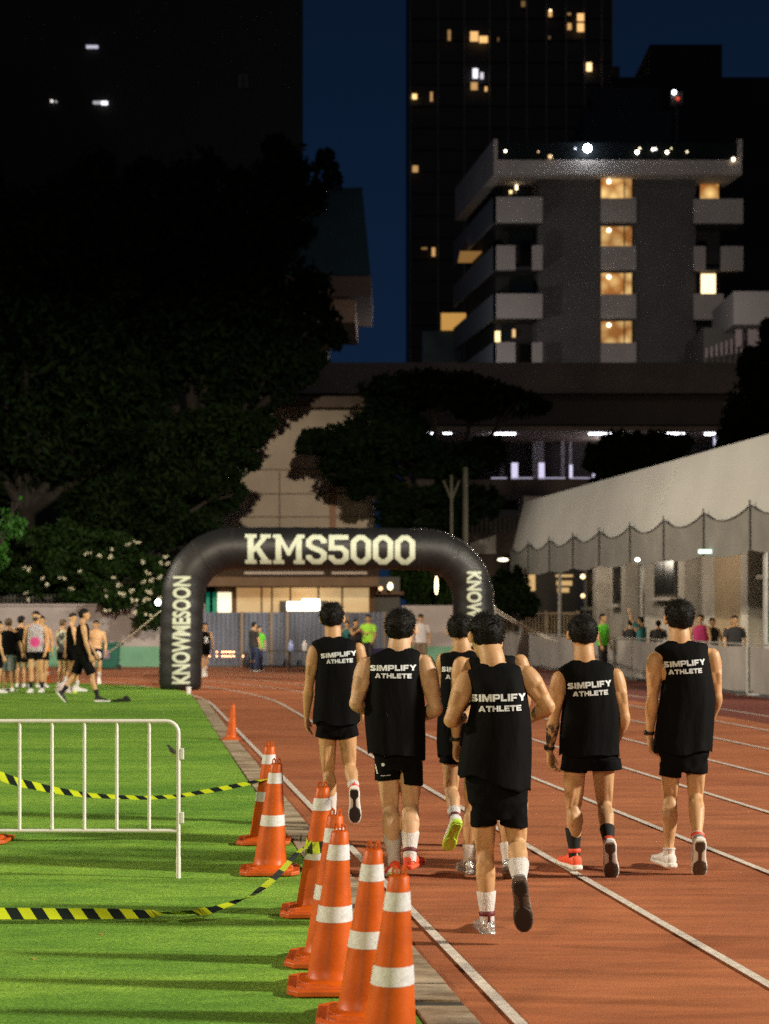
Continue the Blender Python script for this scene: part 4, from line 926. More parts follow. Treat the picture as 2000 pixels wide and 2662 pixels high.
drape([[(c.x-0.028+i*0.007, c.z-0.002+i*0.0006), (c.x-0.023+i*0.007, c.z-0.002+i*0.0006), (c.x-0.023+i*0.007, c.z+0.003+i*0.0006), (c.x-0.028+i*0.007, c.z+0.003+i*0.0006)] for i in range(9)], bvw, 'hem_print', M['print'], sh['_shorts'], grid=0.02, off=0.004, y_from=9)
a, b = P(961, 1958, 10.05), P(978, 2016, 10.05)
drape([[(a.x+0.006, a.z), (a.x+0.018, a.z), (b.x+0.012, b.z), (b.x+0.004, b.z)]], bvw, 'side_stripe', mat('pale_stripe', (0.55,0.6,0.5), 0.6), sh['_shorts'], grid=0.02, off=0.005, y_from=9)

# ------------------------------------------------------------------ background people
def bg(label, px, gy, H, yaw, top=None, bottom='black2', shoe_='shoew', skin='skin', hair='hair', stride=0.0, arms=(0.1, 0.1), bend=(0.2, 0.2),
       group=None, topm=None, botm=None, long=0.0, short_len=0.32, sock_=None, sleeves=False, lean=0.0, mask=False, pants=False, seated=False, Yd=None, extra=None, head_dir=None, cap=None):
    g = G(px, gy) if Yd is None else Vector(((px-CX)*Yd/F, Yd, 0)); g.z = 0.012 if (g.y < 37.5 and g.x < -3) else 0.0
    r = root('person', g, label, 'person', group)
    f = Vector((math.sin(yaw), math.cos(yaw), 0)); rt = Vector((math.cos(yaw), -math.sin(yaw), 0)); up = Vector((0,0,1))
    def L(x, y, z): return g+rt*x*H+f*y*H+up*z*H
    base = 0.0
    hz = 0.52; st = stride
    hc = L(0, 0.01+lean*0.4, 0.935); hf = Vector((math.sin(head_dir), math.cos(head_dir), -0.1)) if head_dir is not None else f
    nb = L(0, -0.01+lean*0.3, 0.835); mb = MB(); k = H/1.75
    head_geo(mb, hc, hf, up, k*1.02)
    limb(mb, [nb-up*0.05, nb, hc-up*0.04*k], [0.058*k, 0.054*k, 0.05*k])
    sw = 0.108
    sL, sR = L(-sw, lean*0.3, 0.80), L(sw, lean*0.3, 0.80)
    for s_ in (sL, sR): limb(mb, [nb, nb.lerp(s_, .5), s_.lerp(nb, .1)], [0.05*k, 0.045*k, 0.044*k])
    rg = []
    for t, a_, b_ in ((0,0.08,0.045),(0.1,0.095,0.058),(0.3,0.092,0.064),(0.6,0.080,0.056),(0.85,0.088,0.06),(1.0,0.075,0.055)):
        rg.append(ellring(L(0, lean*0.3*(1-t), 0.825-0.315*t), rt*a_*H, f*b_*H, 24, 2.4))
    mb.loft(rg); J = {}
    for s_, sd, am, bd in ((-1, 'L', arms[0], bend[0]), (1, 'R', arms[1], bend[1])):
        sh_ = (sL, sR)[s_ > 0]; el = sh_+(rt*s_*0.25+f*math.sin(am)-up*math.cos(am)).normalized()*0.165*H
        wr = el+(rt*s_*-0.05+f*math.sin(am+bd)-up*math.cos(am+bd)).normalized()*0.15*H
        arm(mb, sh_, el, wr, k); hand(mb, wr, wr-el, f, -rt*s_, k, 0.5); J['a'+sd] = (sh_, el, wr)
        so = st*s_
        if seated:
            hp = L(s_*0.05, 0, 0.29); kn = L(s_*0.06, 0.22, 0.28); an = L(s_*0.06, 0.2, 0.05)
        else:
            hp = L(s_*0.052, 0, 0.515); kn = L(s_*0.055, so*0.5+0.015, 0.285+0.0*abs(so)); an = L(s_*0.055, so-0.01-(0.03 if so < 0 else 0), 0.052+(0.05 if so < -0.05 else 0))
        leg(mb, hp, kn, an, k); J['l'+sd] = (hp, kn, an)
    me = remesh(mb, 0.011, 2, 'body'); link('body', me, M[skin], r)
    hair_geo(hc, hf, up, k*1.02, seed=int(px) % 50, long=long, tufts=60).build('hair', M[hair], r, smooth=True, auto=False)
    if long:
        mb = MB(); mb.tube([hc-hf*0.06*k+up*0.02, hc-hf*0.085*k-up*0.10*k, hc-hf*0.075*k-up*0.24*k], [0.07*k, 0.065*k, 0.03*k], 14, round_=True, ry=0.6); mb.build('long_hair', M[hair], r, smooth=True)
    mb = MB(); hr = hf.cross(up).normalized()
    for s_ in (-1, 1): mb.ball(hc+hf.normalized()*0.084*k+hr*s_*0.031*k+up*0.004, 0.009, n=8, m=6)
    mb.build('eyes', M['blackrub'], r, smooth=True)
    if mask:
        mb = MB(); mb.ball(hc+hf*0.045*k-up*0.052*k, 0.062*k, 0.066*k, 0.058*k, 16, 12, (hr, hf, up)); mb.build('face_mask', M['blackrub'], r, smooth=True)
    if cap:
        mb = MB(); mb.ball(hc+up*0.045*k, 0.088*k, 0.105*k, 0.075*k, 20, 12, (hr, hf, up)); mb.ball(hc+up*0.03*k+hf*0.10*k, 0.06*k, 0.07*k, 0.012*k, 16, 8, (hr, hf, up)); mb.build('cap', M[cap], r, smooth=True)
    if top:
        rings = [(L(0, lean*.3, 0.838), rt*0.036*H, f*0.036*H), (L(0, lean*.3, 0.83), rt*0.055*H, f*0.042*H), (L(0, lean*.3, 0.812), rt*0.092*H, f*0.055*H), (L(0, lean*.2, 0.77), rt*0.102*H, f*0.070*H), (L(0, lean*.1, 0.70), rt*0.104*H, f*0.073*H), (L(0, 0, 0.6), rt*0.104*H, f*0.072*H), (L(0, 0, 0.5 if not seated else 0.32), rt*0.112*H, f*0.076*H)]
        cloth_loft('top', rings, M[top], r, seed=px*0.1, n=32)
        if sleeves:
            for sd in 'LR':
                mb = MB(); a, b, _ = J['a'+sd]; mb.tube([a+up*0.015, a.lerp(b, 0.3), a.lerp(b, 0.72)], [0.058*k, 0.064*k, 0.062*k], 14, round_=False)
                mb.build('sleeve', M[top], r, smooth=True)
    mb = MB(); mb.loft([ellring(L(0, 0, z), rt*a_*H, f*b_*H, 24, 2.4) for z, a_, b_ in (((0.56,0.085,0.062),(0.52,0.098,0.068),(0.47,0.10,0.066)) if not seated else ((0.35,0.09,0.06),(0.27,0.10,0.068)))])
    for sd in 'LR':
        hp, kn, an = J['l'+sd]
        if pants: mb.tube([hp, kn, an], [0.092*k, 0.075*k, 0.06*k], 16)
        else: mb.tube([hp, hp.lerp(kn, 0.4), hp.lerp(kn, short_len/0.42 if short_len > 0.42 else 0.75*short_len/0.32)], [0.098*k, 0.098*k, 0.1*k], 16)
    me = remesh(mb, 0.012, 3, 'trousers'); link('trousers' if pants else 'shorts', me, M[bottom], r)
    for sd in 'LR':
        hp, kn, an = J['l'+sd]
        if sock_: sock(r, kn, an, 0.15, M[sock_], k)
        back_ = (an-L(0,0,an.z/H)).dot(f) < -0.06*H and stride > 0.05
        ff = f if not back_ else (f*0.6-up*0.7)
        shoe(r, an, ff, up if not back_ else up+f*0.8, M[shoe_], M['sole'], s=k)
    return r, J, L, hc, hf
def cmat(n, c, **k): M[n] = mat(n, c, k.pop('rough', 0.8), **k); return n
cmat('tee_white', (0.62,0.6,0.6)); cmat('tee_orange', (0.75,0.22,0.02)); cmat('tee_green', (0.10,0.50,0.02)); cmat('tee_neon', (0.35,0.75,0.05)); cmat('tee_pink', (0.45,0.03,0.14))
cmat('grey_shorts', (0.20,0.24,0.25)); cmat('navy', (0.02,0.03,0.08)); cmat('khaki', (0.20,0.15,0.10)); cmat('teal', (0.02,0.14,0.14)); cmat('darkshirt', (0.02,0.018,0.018)); cmat('cream_top', (0.5,0.5,0.36), col2=(0.02,0.02,0.02), scale=6, contrast=(0.45,0.55))
# zigzag singlet with a pink star-like patch
m = mat('zigzag_singlet', (0.6,0.55,0.58), 0.8, 0); n_, b_ = nodes_of(m)
wv = n_.nodes.new('ShaderNodeTexWave'); wv.inputs['Scale'].default_value = 16; wv.inputs['Distortion'].default_value = 9; wv.inputs['Detail Scale'].default_value = 3
n_.links.new(mapped(n_, (1, 1, 1)), wv.inputs['Vector'])
base_ = ramp(n_, wv.outputs['Fac'], 0.42, (0.05,0.04,0.05), 0.55, (0.62,0.56,0.60))
tc = n_.nodes.new('ShaderNodeTexCoord'); vm = n_.nodes.new('ShaderNodeVectorMath'); vm.operation = 'DISTANCE'; vm.inputs[1].default_value = (0.0, -0.1, 1.05); n_.links.new(tc.outputs['Object'], vm.inputs[0])
star = ramp(n_, vm.outputs['Value'], 0.08, (1,1,1), 0.13, (0,0,0)); sv = n_.nodes.new('ShaderNodeSeparateColor'); n_.links.new(star, sv.inputs[0])
n_.links.new(mixrgb(n_, sv.outputs[0], base_, (0.55,0.04,0.2)), b_.inputs['Base Color']); M['zigzag'] = m
GL = 'people resting on the turf at the left'
bg('man in black face mask and zigzag singlet with a pink patch, facing the camera', 94, 1803, 1.70, PI+0.1, 'zigzag', sock_='sockb', arms=(0.05,-0.05), bend=(0.35,0.1), group=GL, mask=True, stride=0.03, short_len=0.2)
bg('person in an orange vest standing behind the masked man', 108, 1790, 1.60, PI-0.5, 'tee_orange', arms=(0.0,0.3), group=GL, short_len=0.25)
bg('person with brown hair in a loose black top and grey shorts at the left', 22, 1800, 1.55, 0.25, 'black', 'grey_shorts', group=GL, hair='hair_brown', sleeves=True, short_len=0.42, arms=(0.1,0.3))
bg('person at the left picture edge with dark hair looking to the right', -4, 1804, 1.50, 1.3, 'black', group=GL, long=0.6)
bg('dark-haired person in a black vest standing left of the masked man', 55, 1789, 1.60, 0.4, 'black', group=GL, arms=(0.3,0.6), bend=(0.8,0.6), short_len=0.3)
bg('person in a mottled cream top standing behind the man walking in black', 163, 1783, 1.52, 0.6, 'cream_top', group=GL, arms=(0.1,0.1), hair='hair_brown', short_len=0.25)
bg('person with tied dark hair and black kit close behind the man walking in black', 188, 1800, 1.66, 1.2, 'black', group=GL, arms=(-0.3,0.1), stride=0.06, short_len=0.22, sock_='sockw', head_dir=2.4)
bg('tall man walking to the right in a long black vest and black shorts', 214, 1827, 1.74, 1.35, 'black', shoe_='blackrub', sock_='sockb', arms=(0.35,0.15), bend=(0.15,0.15), stride=0.17, group=GL, short_len=0.40, lean=0.03)
rr_, J_, L_, hc_, hf_ = bg('bare-chested man in black shorts facing the camera near the green bin', 250, 1779, 1.50, PI-0.25, None, sock_='sockw', arms=(0.05,0.25), bend=(0.1,0.2), stride=0.08, group=GL, short_len=0.25)
mb = MB(); q = G(253, 1779)+Vector((0.05,-0.17,0.68)); mb.ball(q, 0.075, 0.035, 0.095, 16, 12); setp(mb.build('towel', M['sockw'], None, smooth=True), 'small white towel hanging at the shorts of the bare-chested man', 'towel')
GM = 'people near the blue fence behind the arch'
bg('woman in a black vest with a bib walking behind the left arch leg', 532, 1760, 1.42, PI-0.5, 'black', stride=0.06, arms=(0.1,-0.2), group=GM, long=0.6, sock_='sockw', short_len=0.22)
q = G(532, 1760); f_b = Vector((math.sin(PI-0.5), math.cos(PI-0.5), 0)); rt_b = Vector((math.cos(PI-0.5), -math.sin(PI-0.5), 0))
mb = MB(); c_ = q+Vector((0,0,0.96))+f_b*0.118; mb.add([c_+rt_b*x+Vector((0,0,z))+f_b*y for y in (0,0.006) for x, z in ((-0.05,-0.08),(0.05,-0.08),(0.05,0.08),(-0.05,0.08))], [(0,1,2,3),(7,6,5,4),(0,4,5,1),(1,5,6,2),(2,6,7,3),(3,7,4,0)]); setp(mb.build('race_bib', M['print'], None), 'plain white bib on the chest of the woman by the arch leg', 'bib')
bg('person in a dark shirt and navy trousers standing alone before the blue fence', 660, 1746, 1.42, 0.9, 'darkshirt', 'navy', 'blackrub', pants=True, sleeves=True, group=GM)
bg('person in a navy uniform with a bottle beside the drinks table', 674, 1744, 1.30, 2.4, 'tee_green', 'navy', 'blackrub', pants=True, sleeves=True, group=GM, arms=(0.1, 0.5))
bg('person in a neon vest with pale patches left of the bulky runner', 958, 1742, 1.62, PI+0.4, 'tee_neon', 'darkshirt', 'blackrub', pants=True, sleeves=True, group=GM, arms=(0.2,0.5), bend=(0.4,0.7))
bg('person in dark green close behind the shoulder of the leftmost runner', 902, 1746, 1.45, PI, 'teal', group=GM, arms=(0.3,0.9), bend=(1.2,1.0))
bg('person with bare arms raised between the two left runners', 925, 1748, 1.50, PI-0.6, 'darkshirt', group=GM, arms=(0.9,0.9), bend=(1.0,1.2))
bg('man in a white T-shirt and khaki shorts right of the bulky runner', 1094, 1746, 1.64, PI-0.1, 'tee_white', 'khaki', group=GM, sleeves=True, cap='blackrub', short_len=0.4)
GR = 'people behind the mesh barricade on the right'
bg('person in a bright green T-shirt behind the second runner from the right', 1567, 0, 1.66, PI-0.9, 'tee_green', 'darkshirt', 'blackrub', pants=True, sleeves=True, group=GR, Yd=41.5)
bg('person in black leaning on the barricade, leftmost of the dark figures', 1640, 0, 1.50, 0.5, 'darkshirt', group=GR, Yd=43.2, sleeves=True, arms=(0.5,0.7))
bg('person in dark teal with one raised arm behind the barricade', 1668, 0, 1.58, -0.9, 'teal', 'navy', pants=True, group=GR, Yd=42.6, sleeves=True, arms=(2.5,0.4), bend=(0.3,0.4))
bg('person in black facing away beside the one in dark teal', 1712, 0, 1.48, 0.3, 'darkshirt', group=GR, Yd=43.6, sleeves=True)
bg('person in a pink vest behind the tallest runner', 1822, 0, 1.64, PI+0.3, 'tee_pink', group=GR, Yd=38.5, arms=(0.4,0.2))
bg('dark-clad person with bare arms right of the pink vest', 1852, 0, 1.56, PI-0.4, 'darkshirt', 'darkshirt', group=GR, Yd=38.8, skin='skin', arms=(0.3,0.2))
bg('long-haired person in black alone behind the barricade at the far right', 1910, 0, 1.62, PI, 'darkshirt', 'darkshirt', 'blackrub', pants=True, group=GR, Yd=36.5, long=0.8, sleeves=True)
# ================================================================== BARRICADE WITH MESH PANELS (along the track, right)
M['panel'] = mat('grey_mesh_banner', (0.27, 0.25, 0.235), 0.8, 0.25, 1.6, bump=0.3, bscale=14, stretch=(1, 1, 0.4))
M['greysteel'] = mat('grey_steel', (0.30, 0.29, 0.27), 0.5, 0.2, 5)
UB = 12.6; k = 0; Y = 30.2
dirT = Vector((-TT, 1, 0)).normalized(); nrT = Vector((dirT.y, -dirT.x, 0))
first = None
def panel_at(Y, lab, ln=2.45):
    a = T(UB, Y); r = root('barricade_panel', a, lab, 'barricade', 'mesh-covered barricades along the track')
    mb = MB(); n = 14; L = []; 
    for i in range(n+1):
        t = i/n; p = a+dirT*ln*t+nrT*0.03*math.sin(t*9+Y)
        L.append(p)
    vs = [(p.x, p.y, 0.06) for p in L]+[(p.x+nrT.x*0.01*math.sin(i*2.1), p.y, 1.0-0.035*math.sin(PI*i/n)) for i, p in enumerate(L)]
    vs2 = [(x+nrT.x*0.006, y+nrT.y*0.006, z) for x, y, z in vs]
    mb.add(vs, [(i, i+1, i+n+2, i+n+1) for i in range(n)]); mb.add(vs2, [(i+n+1, i+n+2, i+1, i) for i in range(n)])
    mb.build('mesh_banner', M['panel'], r, smooth=True)
    mb = MB(); mb.tube([a+Vector((0,0,0)), a+Vector((0,0,1.04))], 0.02, 8); e = a+dirT*ln; mb.tube([e, e+Vector((0,0,1.04))], 0.02, 8)
    mb.tube([a+Vector((0,0,1.03)), e+Vector((0,0,1.03))], 0.018, 8); mb.tube([a+Vector((0,0,0.1)), e+Vector((0,0,0.1))], 0.015, 8)
    mb.build('frame', M['greysteel'], r, smooth=True)
    mb = MB()
    for q in (a, e): mb.box((q.x-0.22, q.y-0.03, 0), (q.x+0.22, q.y+0.03, 0.03))
    mb.build('feet', M['greysteel'], r)
while Y < 56:
    k += 1
    panel_at(Y, 'grey mesh-covered barricade panel, %s' % ['cut by the right picture edge', 'second from the right picture edge', 'just right of the tallest runner', 'behind the tallest runner', 'between the two runners on the right', 'left of the bright green T-shirt', 'behind the neck of the runner with orange shoes', 'right of the foreground runner', 'near the end of the guy rope', 'farthest, by the right arch leg', 'at the far corner behind the arch leg'][min(k-1, 10)]); Y += 2.5
# dark shrubs and sticks left out; net posts of the stand
# ================================================================== CANOPY STAND
M['canvas'] = mat('white_canvas', (0.48, 0.475, 0.455), 0.8, 0.12, 0.35, bump=0.1, bscale=2)
M['net'] = mat('dark_net', (0.21, 0.205, 0.19), 0.8, 0.2, 0.8, bump=0.3, bscale=40)
M['cord'] = mat('dark_cord', (0.085, 0.083, 0.078), 0.8, 0.1)
UC = 13.6
rc = root('canopy', T(UC, 45), 'long white canvas canopy with scalloped dark netting along the right of the track', 'canopy')
mb = MB(); R0 = []
prof = [(0.0, 3.55), (0.03, 3.95), (0.22, 4.75), (0.42, 5.52), (0.48, 5.58), (0.60, 5.58), (4.2, 5.75), (4.2, 5.65), (0.62, 5.50), (0.50, 5.46), (0.28, 4.74), (0.09, 3.95), (0.06, 3.55)]
for Y in np.linspace(33.0, 56.7, 40):
    sag = 0.0
    R0.append([T(UC+u, Y, z+(sag*0.4 if z > 4.2 else 0)) for u, z in prof])
mb.loft(R0); mb.build('canvas', M['canvas'], rc, smooth=True)
ys = [29.5, 32.2, 34.9, 37.7, 40.5, 43.2, 46, 48.7, 51.4, 54.1, 56.7]
mb = MB(); cb = MB()
for y0, y1 in zip(ys, ys[1:]):
    n = 12
    for i in range(n):
        ta, tb = i/n, (i+1)/n
        def q(t, z): return T(UC-0.06-0.03*math.sin(PI*t), y0+(y1-y0)*t, z)
        za, zb_ = 4.0-0.26*4*ta*(1-ta), 4.0-0.26*4*tb*(1-tb)
        la, lb = 3.02-0.1*math.sin(PI*ta), 3.02-0.1*math.sin(PI*tb)
        vs = [q(ta, la), q(tb, lb), q(tb, zb_), q(ta, za)]; mb.add(vs, [(0,1,2,3)])
        vs = [v+Vector((0.02, 0, 0)) for v in vs]; mb.add(vs, [(3,2,1,0)])
        cb.tube([q(ta, za)-Vector((0.02,0,0)), q(tb, zb_)-Vector((0.02,0,0))], 0.016, 6)
    cb.tube([q(0, 3.0)-Vector((0.03,0,0)), q(0, 4.1)-Vector((0.03,0,0))], 0.02, 6)
mb.build('netting', M['net'], rc, smooth=True); cb.build('net_cord', M['cord'], rc, smooth=True)
for y in (34.9, 43.2, 51.4, 56.5):
    mb = MB(); mb.tube([T(UC+0.25, y, 0), T(UC+0.25, y, 4.2)], 0.055, 10); mb.build('post', M['greysteel'], rc, smooth=True)
mb = MB()
for y in ys: mb.tube([T(UC+0.2, y, 4.15), T(UC+0.7, y, 5.3), T(UC+4.1, y, 5.6)], 0.035, 6)
mb.build('ribs', M['greysteel'], rc, smooth=True)
def lamp(name, c, rx, rz, col, es, label, cat='lamp', grp=None, ry=None):
    m = mat('lit_'+name, (0.8,0.8,0.8), 0.5, 0, emit=col, es=es)
    mb = MB(); mb.ball(c, rx, ry or rx, rz, 16, 12)
    o = mb.build(name, m, None, smooth=True); return setp(o, label, cat, grp)
lamp('wall_lamp', P(1658, 1455, 40.0), 0.055, 0.04, (1,0.93,0.8), 8, 'small round white lamp just under the edge of the netting')
mb = MB(); c = P(1841, 1433, 37.2); mb.prism([(c.x-0.2, c.y), (c.x+0.2, c.y), (c.x+0.2, c.y+0.1), (c.x-0.2, c.y+0.1)], c.z-0.05, c.z+0.04)
mb.add([(c.x+0.08,c.y-0.01,c.z+0.03),(c.x+0.2,c.y-0.01,c.z+0.03),(c.x+0.2,c.y-0.01,c.z+0.16)], [(0,1,2)])
setp(mb.build('exit_lamp', mat('greenish_lit', (0.7,0.8,0.7), 0.5, 0, emit=(0.7,1,0.85), es=1.6)), 'pale greenish lit lamp box hanging under the canopy on the right', 'lamp')
# ================================================================== STAND BUILDING behind the barricade
M['wallw'] = mat('cream_wall', (0.56, 0.51, 0.44), 0.85, 0.18, 1.2, bump=0.2, bscale=8)
M['wallt'] = mat('tan_wall', (0.42, 0.31, 0.19), 0.85, 0.12, 1.2, bump=0.2, bscale=8)
M['darkglass'] = mat('dark_glass', (0.02, 0.022, 0.022), 0.2, 0.2, 4)
M['frame'] = mat('dark_frame', (0.05, 0.045, 0.035), 0.6, 0.1)
US = 18.2
rs = root('stand_building', T(US, 48), 'cream single-storey building under the canopy with pilasters and windows', 'building')
def along(mb, u0, u1, Y0, Y1, z0, z1):
    a, b = T(u0, Y0), T(u1, Y0); c_, d_ = T(u1, Y1), T(u0, Y1)
    return mb.prism([(a.x, a.y), (b.x, b.y), (c_.x, c_.y), (d_.x, d_.y)], z0, z1)
mb = MB(); along(mb, US, US+5, 30, 64, 0, 5.2); mb.build('wall', M['wallw'], rs)
mb = MB(); along(mb, US-0.05, US-0.002, 46.7, 49.7, 0.0, 5.0); mb.build('tan_wall_section', M['wallt'], rs)
for y in (51.2, 57.2, 60.7, 46.0):
    mb = MB(); along(mb, US-0.45, US, y, y+0.55, 0, 5.1); mb.build('pilaster', M['wallw'], rs, bevel=0.02)
for y0, y1, z0, z1 in ((53.1, 55.2, 2.2, 3.5), (61.8, 63.2, 1.9, 3.6), (58.7, 59.9, 2.0, 3.5), (43.6, 45.7, 2.75, 3.6)):
    mb = MB(); along(mb, US-0.10, US-0.003, y0, y1, z0, z1); w_ = mb.build('window', M['frame'], rs)
    mb = MB(); along(mb, US-0.12, US-0.103, y0+0.1, (y0+y1)/2-0.04, z0+0.1, z1-0.1); along(mb, US-0.12, US-0.103, (y0+y1)/2+0.04, y1-0.1, z0+0.1, z1-0.1); mb.build('pane', M['darkglass'], w_)
    mb = MB(); along(mb, US-0.3, US, y0-0.1, y1+0.1, z0-0.12, z0-0.004); mb.build('sill', M['wallw'], w_)
mb = MB(); along(mb, US-0.1, US-0.004, 44.9, 45.7, 0.85, 1.8); mb.build('green_board', mat('green_board', (0.03,0.12,0.05), 0.6), rs)
# unseen point lamps added under the canopy to light the stand wall
def pt(name, loc, power, col, rad=0.15):
    l = bpy.data.lights.new(name, 'POINT'); l.energy = power; l.color = col; l.shadow_soft_size = rad
    o = bpy.data.objects.new(name, l); C.objects.link(o); o.location = loc; return o
for y, p_ in ((47.6, 120), (52.8, 120), (59, 130)): pt('stand_light', T(15.6, y, 3.7), p_, (1, 0.86, 0.68), 0.4)
# café at the far end
rk = root('cafe', P(1420, 1600, 66), 'dark open-fronted cafe with warm bulbs at the far end of the canopy', 'building')
mb = MB(); mb.fb(1330, 1440, 1500, 1600, 66, 6); mb.build('wall', M['frame'], rk)
M['warm'] = mat('warm_glow', (0.8,0.6,0.3), 0.6, 0, emit=(1,0.62,0.22), es=1.6)
for a, b, c_, d_ in ((1364,1494,1392,1536),(1446,1494,1490,1500),(1448,1510,1488,1522),(1450,1528,1480,1540)):
    mb = MB(); mb.fb(a, b, c_, d_, 65.9, 0.08); mb.build('lit_window', mat('warm_shop', (0.8,0.6,0.3), 0.6, 0, emit=(1,0.62,0.25), es=0.55), rk)
lamp('bulb', P(1516, 1499, 60), 0.09, 0.09, (1,0.7,0.3), 2.5, 'warm round bulb on the wall under the canopy, upper of two', 'lamp')
lamp('bulb', P(1516, 1549, 60), 0.08, 0.08, (1,0.7,0.3), 2, 'warm round bulb on the wall under the canopy, lower of two', 'lamp')
# ================================================================== FENCE WITH VERTICAL BARS (right of the arch)
rf = root('bar_fence', P(1385, 1742, 57), 'tan fence of thin vertical bars on a low wall right of the arch', 'fence')
M['tanbar'] = mat('tan_bars', (0.36, 0.27, 0.17), 0.6, 0.1)
mb = MB()
x = 1285.0
while x < 1500: mb.fb(x, 1592, x+3.2, 1664, 57, 0.05); x += 8.2
mb.build('bars', M['tanbar'], rf)
mb = MB(); mb.fb(1280, 1592, 1502, 1597, 56.95, 0.05); mb.fb(1280, 1655, 1502, 1661, 56.95, 0.05); mb.build('rails', M['tanbar'], rf)
for x in (1332, 1415, 1498): mb = MB(); mb.fb(x, 1588, x+9, 1700, 56.9, 0.12); mb.build('post', M['tanbar'], rf)
mb = MB(); mb.fb(1275, 1662, 1505, 1716.6, 57.1, 0.25); mb.build('low_wall', M['wallw'], rf)
# ================================================================== PERIMETER WALLS
M['wallgrey'] = mat('painted_wall_grey', (0.33, 0.29, 0.28), 0.85, 0.18, 1.0, bump=0.2, bscale=6)
M['wallgreen'] = mat('painted_wall_green', (0.13, 0.30, 0.19), 0.8, 0.15, 1.5, bump=0.2, bscale=6)
rw = root('perimeter_wall', P(100, 1733, 50), 'long grey wall with pale green lower band behind the group on the left', 'wall')
xa, xb = P(-900, 1600, 50).x, P(532, 1600, 50).x
mb = MB(); mb.box((xa, 50, 0.63), (xb, 50.25, 1.88)); mb.build('upper_wall', M['wallgrey'], rw)
mb = MB(); mb.box((xa, 49.97, 0.0), (xb, 50.25, 0.628)); mb.build('green_band', M['wallgreen'], rw)
mb = MB(); mb.box((xa, 49.93, 1.882), (xb, 50.3, 1.95)); mb.build('coping', M['wallgrey'], rw, bevel=0.01)
rw = root('perimeter_wall', P(1130, 1733, 50), 'grey wall with green lower band between the blue fence and the right arch leg', 'wall')
xa, xb = P(1045, 1600, 50).x, P(1290, 1600, 50).x
mb = MB(); mb.box((xa, 50, 0.63), (xb, 50.25, 1.9)); mb.build('upper_wall', M['wallgrey'], rw)
mb = MB(); mb.box((xa, 49.97, 0.0), (xb, 50.25, 0.628)); mb.build('green_band', M['wallgreen'], rw)
# picket fence over the left wall
rp = root('picket_fence', P(100, 1576, 52), 'dark picket fence standing behind the left perimeter wall', 'fence')
mb = MB(); x = -40.0
while x < 240: mb.fb(x, 1545, x+4.5, 1735, 52, 0.04); x += 9.5
mb.build('pickets', M['frame'], rp)
mb = MB(); mb.fb(-45, 1553, 245, 1557, 51.95, 0.04); mb.build('rail', M['frame'], rp)
# blue corrugated fence
M['bluecor'] = mat('blue_corrugated', (0.105, 0.12, 0.165), 0.5, 0.25, 1.2, bump=0.1, bscale=3, stretch=(2, 1, 0.3))
rb = root('corrugated_fence', P(790, 1745, 49.4), 'blue-grey corrugated metal fence behind the arch opening', 'fence')
mb = MB(); xa, xb = P(500, 0, 49.4).x, P(1052, 0, 49.4).x; n = int((xb-xa)/0.035); zt = P(0, 1592, 49.4).z
top = []; 
vs = []; 
for i in range(n+1):
    x = xa+(xb-xa)*i/n; y = 49.4+(0.022 if (i % 4) in (0, 1) else -0.022); vs += [(x, y, 0.02), (x, y, zt)]
mb.add(vs, [(2*i, 2*i+2, 2*i+3, 2*i+1) for i in range(n)]); mb.add([(a, b+0.01, c_) for a, b, c_ in vs], [(2*i+1, 2*i+3, 2*i+2, 2*i) for i in range(n)])
mb.build('corrugated_sheet', M['bluecor'], rb)
for px in (630, 706, 748, 905, 1000):
    mb = MB(); q = P(px, 0, 49.4).x; mb.box((q-0.035, 49.28, 0), (q+0.035, 49.36, zt+0.02)); mb.build('post', mat('brown_post', (0.2,0.14,0.09), 0.7), rb)
mb = MB(); mb.box((xa, 49.3, 0), (xb, 49.37, 0.06)); mb.build('bottom_rail', M['frame'], rb)
# small ring lights hung in two rows on the fence
rl = root('string_lights', P(590, 1700, 48.9), 'two short rows of tiny orange lights low in front of the blue fence', 'lights')
ml = mat('orange_led', (0.8,0.4,0.2), 0.5, 0, emit=(1,0.42,0.2), es=9)
mb = MB()
for px, py in [(x, 1695) for x in (545,564,578,584,590,596,602,608)]+[(x, 1706) for x in (545,564,578,584,590,596,602,608,632)]: mb.ball(P(px, py, 48.9), 0.02, n=8, m=6)
mb.build('bulbs', ml, rl, smooth=True)
mb = MB(); mb.tube([P(530, 1695, 48.93), P(640, 1695, 48.93)], 0.008, 6); mb.tube([P(530, 1706, 48.93), P(640, 1706, 48.93)], 0.008, 6)
for px in (530, 640): mb.tube([P(px, 1695, 48.93), Vector((P(px,0,48.93).x, 48.93, 0))], 0.01, 6)
mb.build('cable', M['cord'], rl)
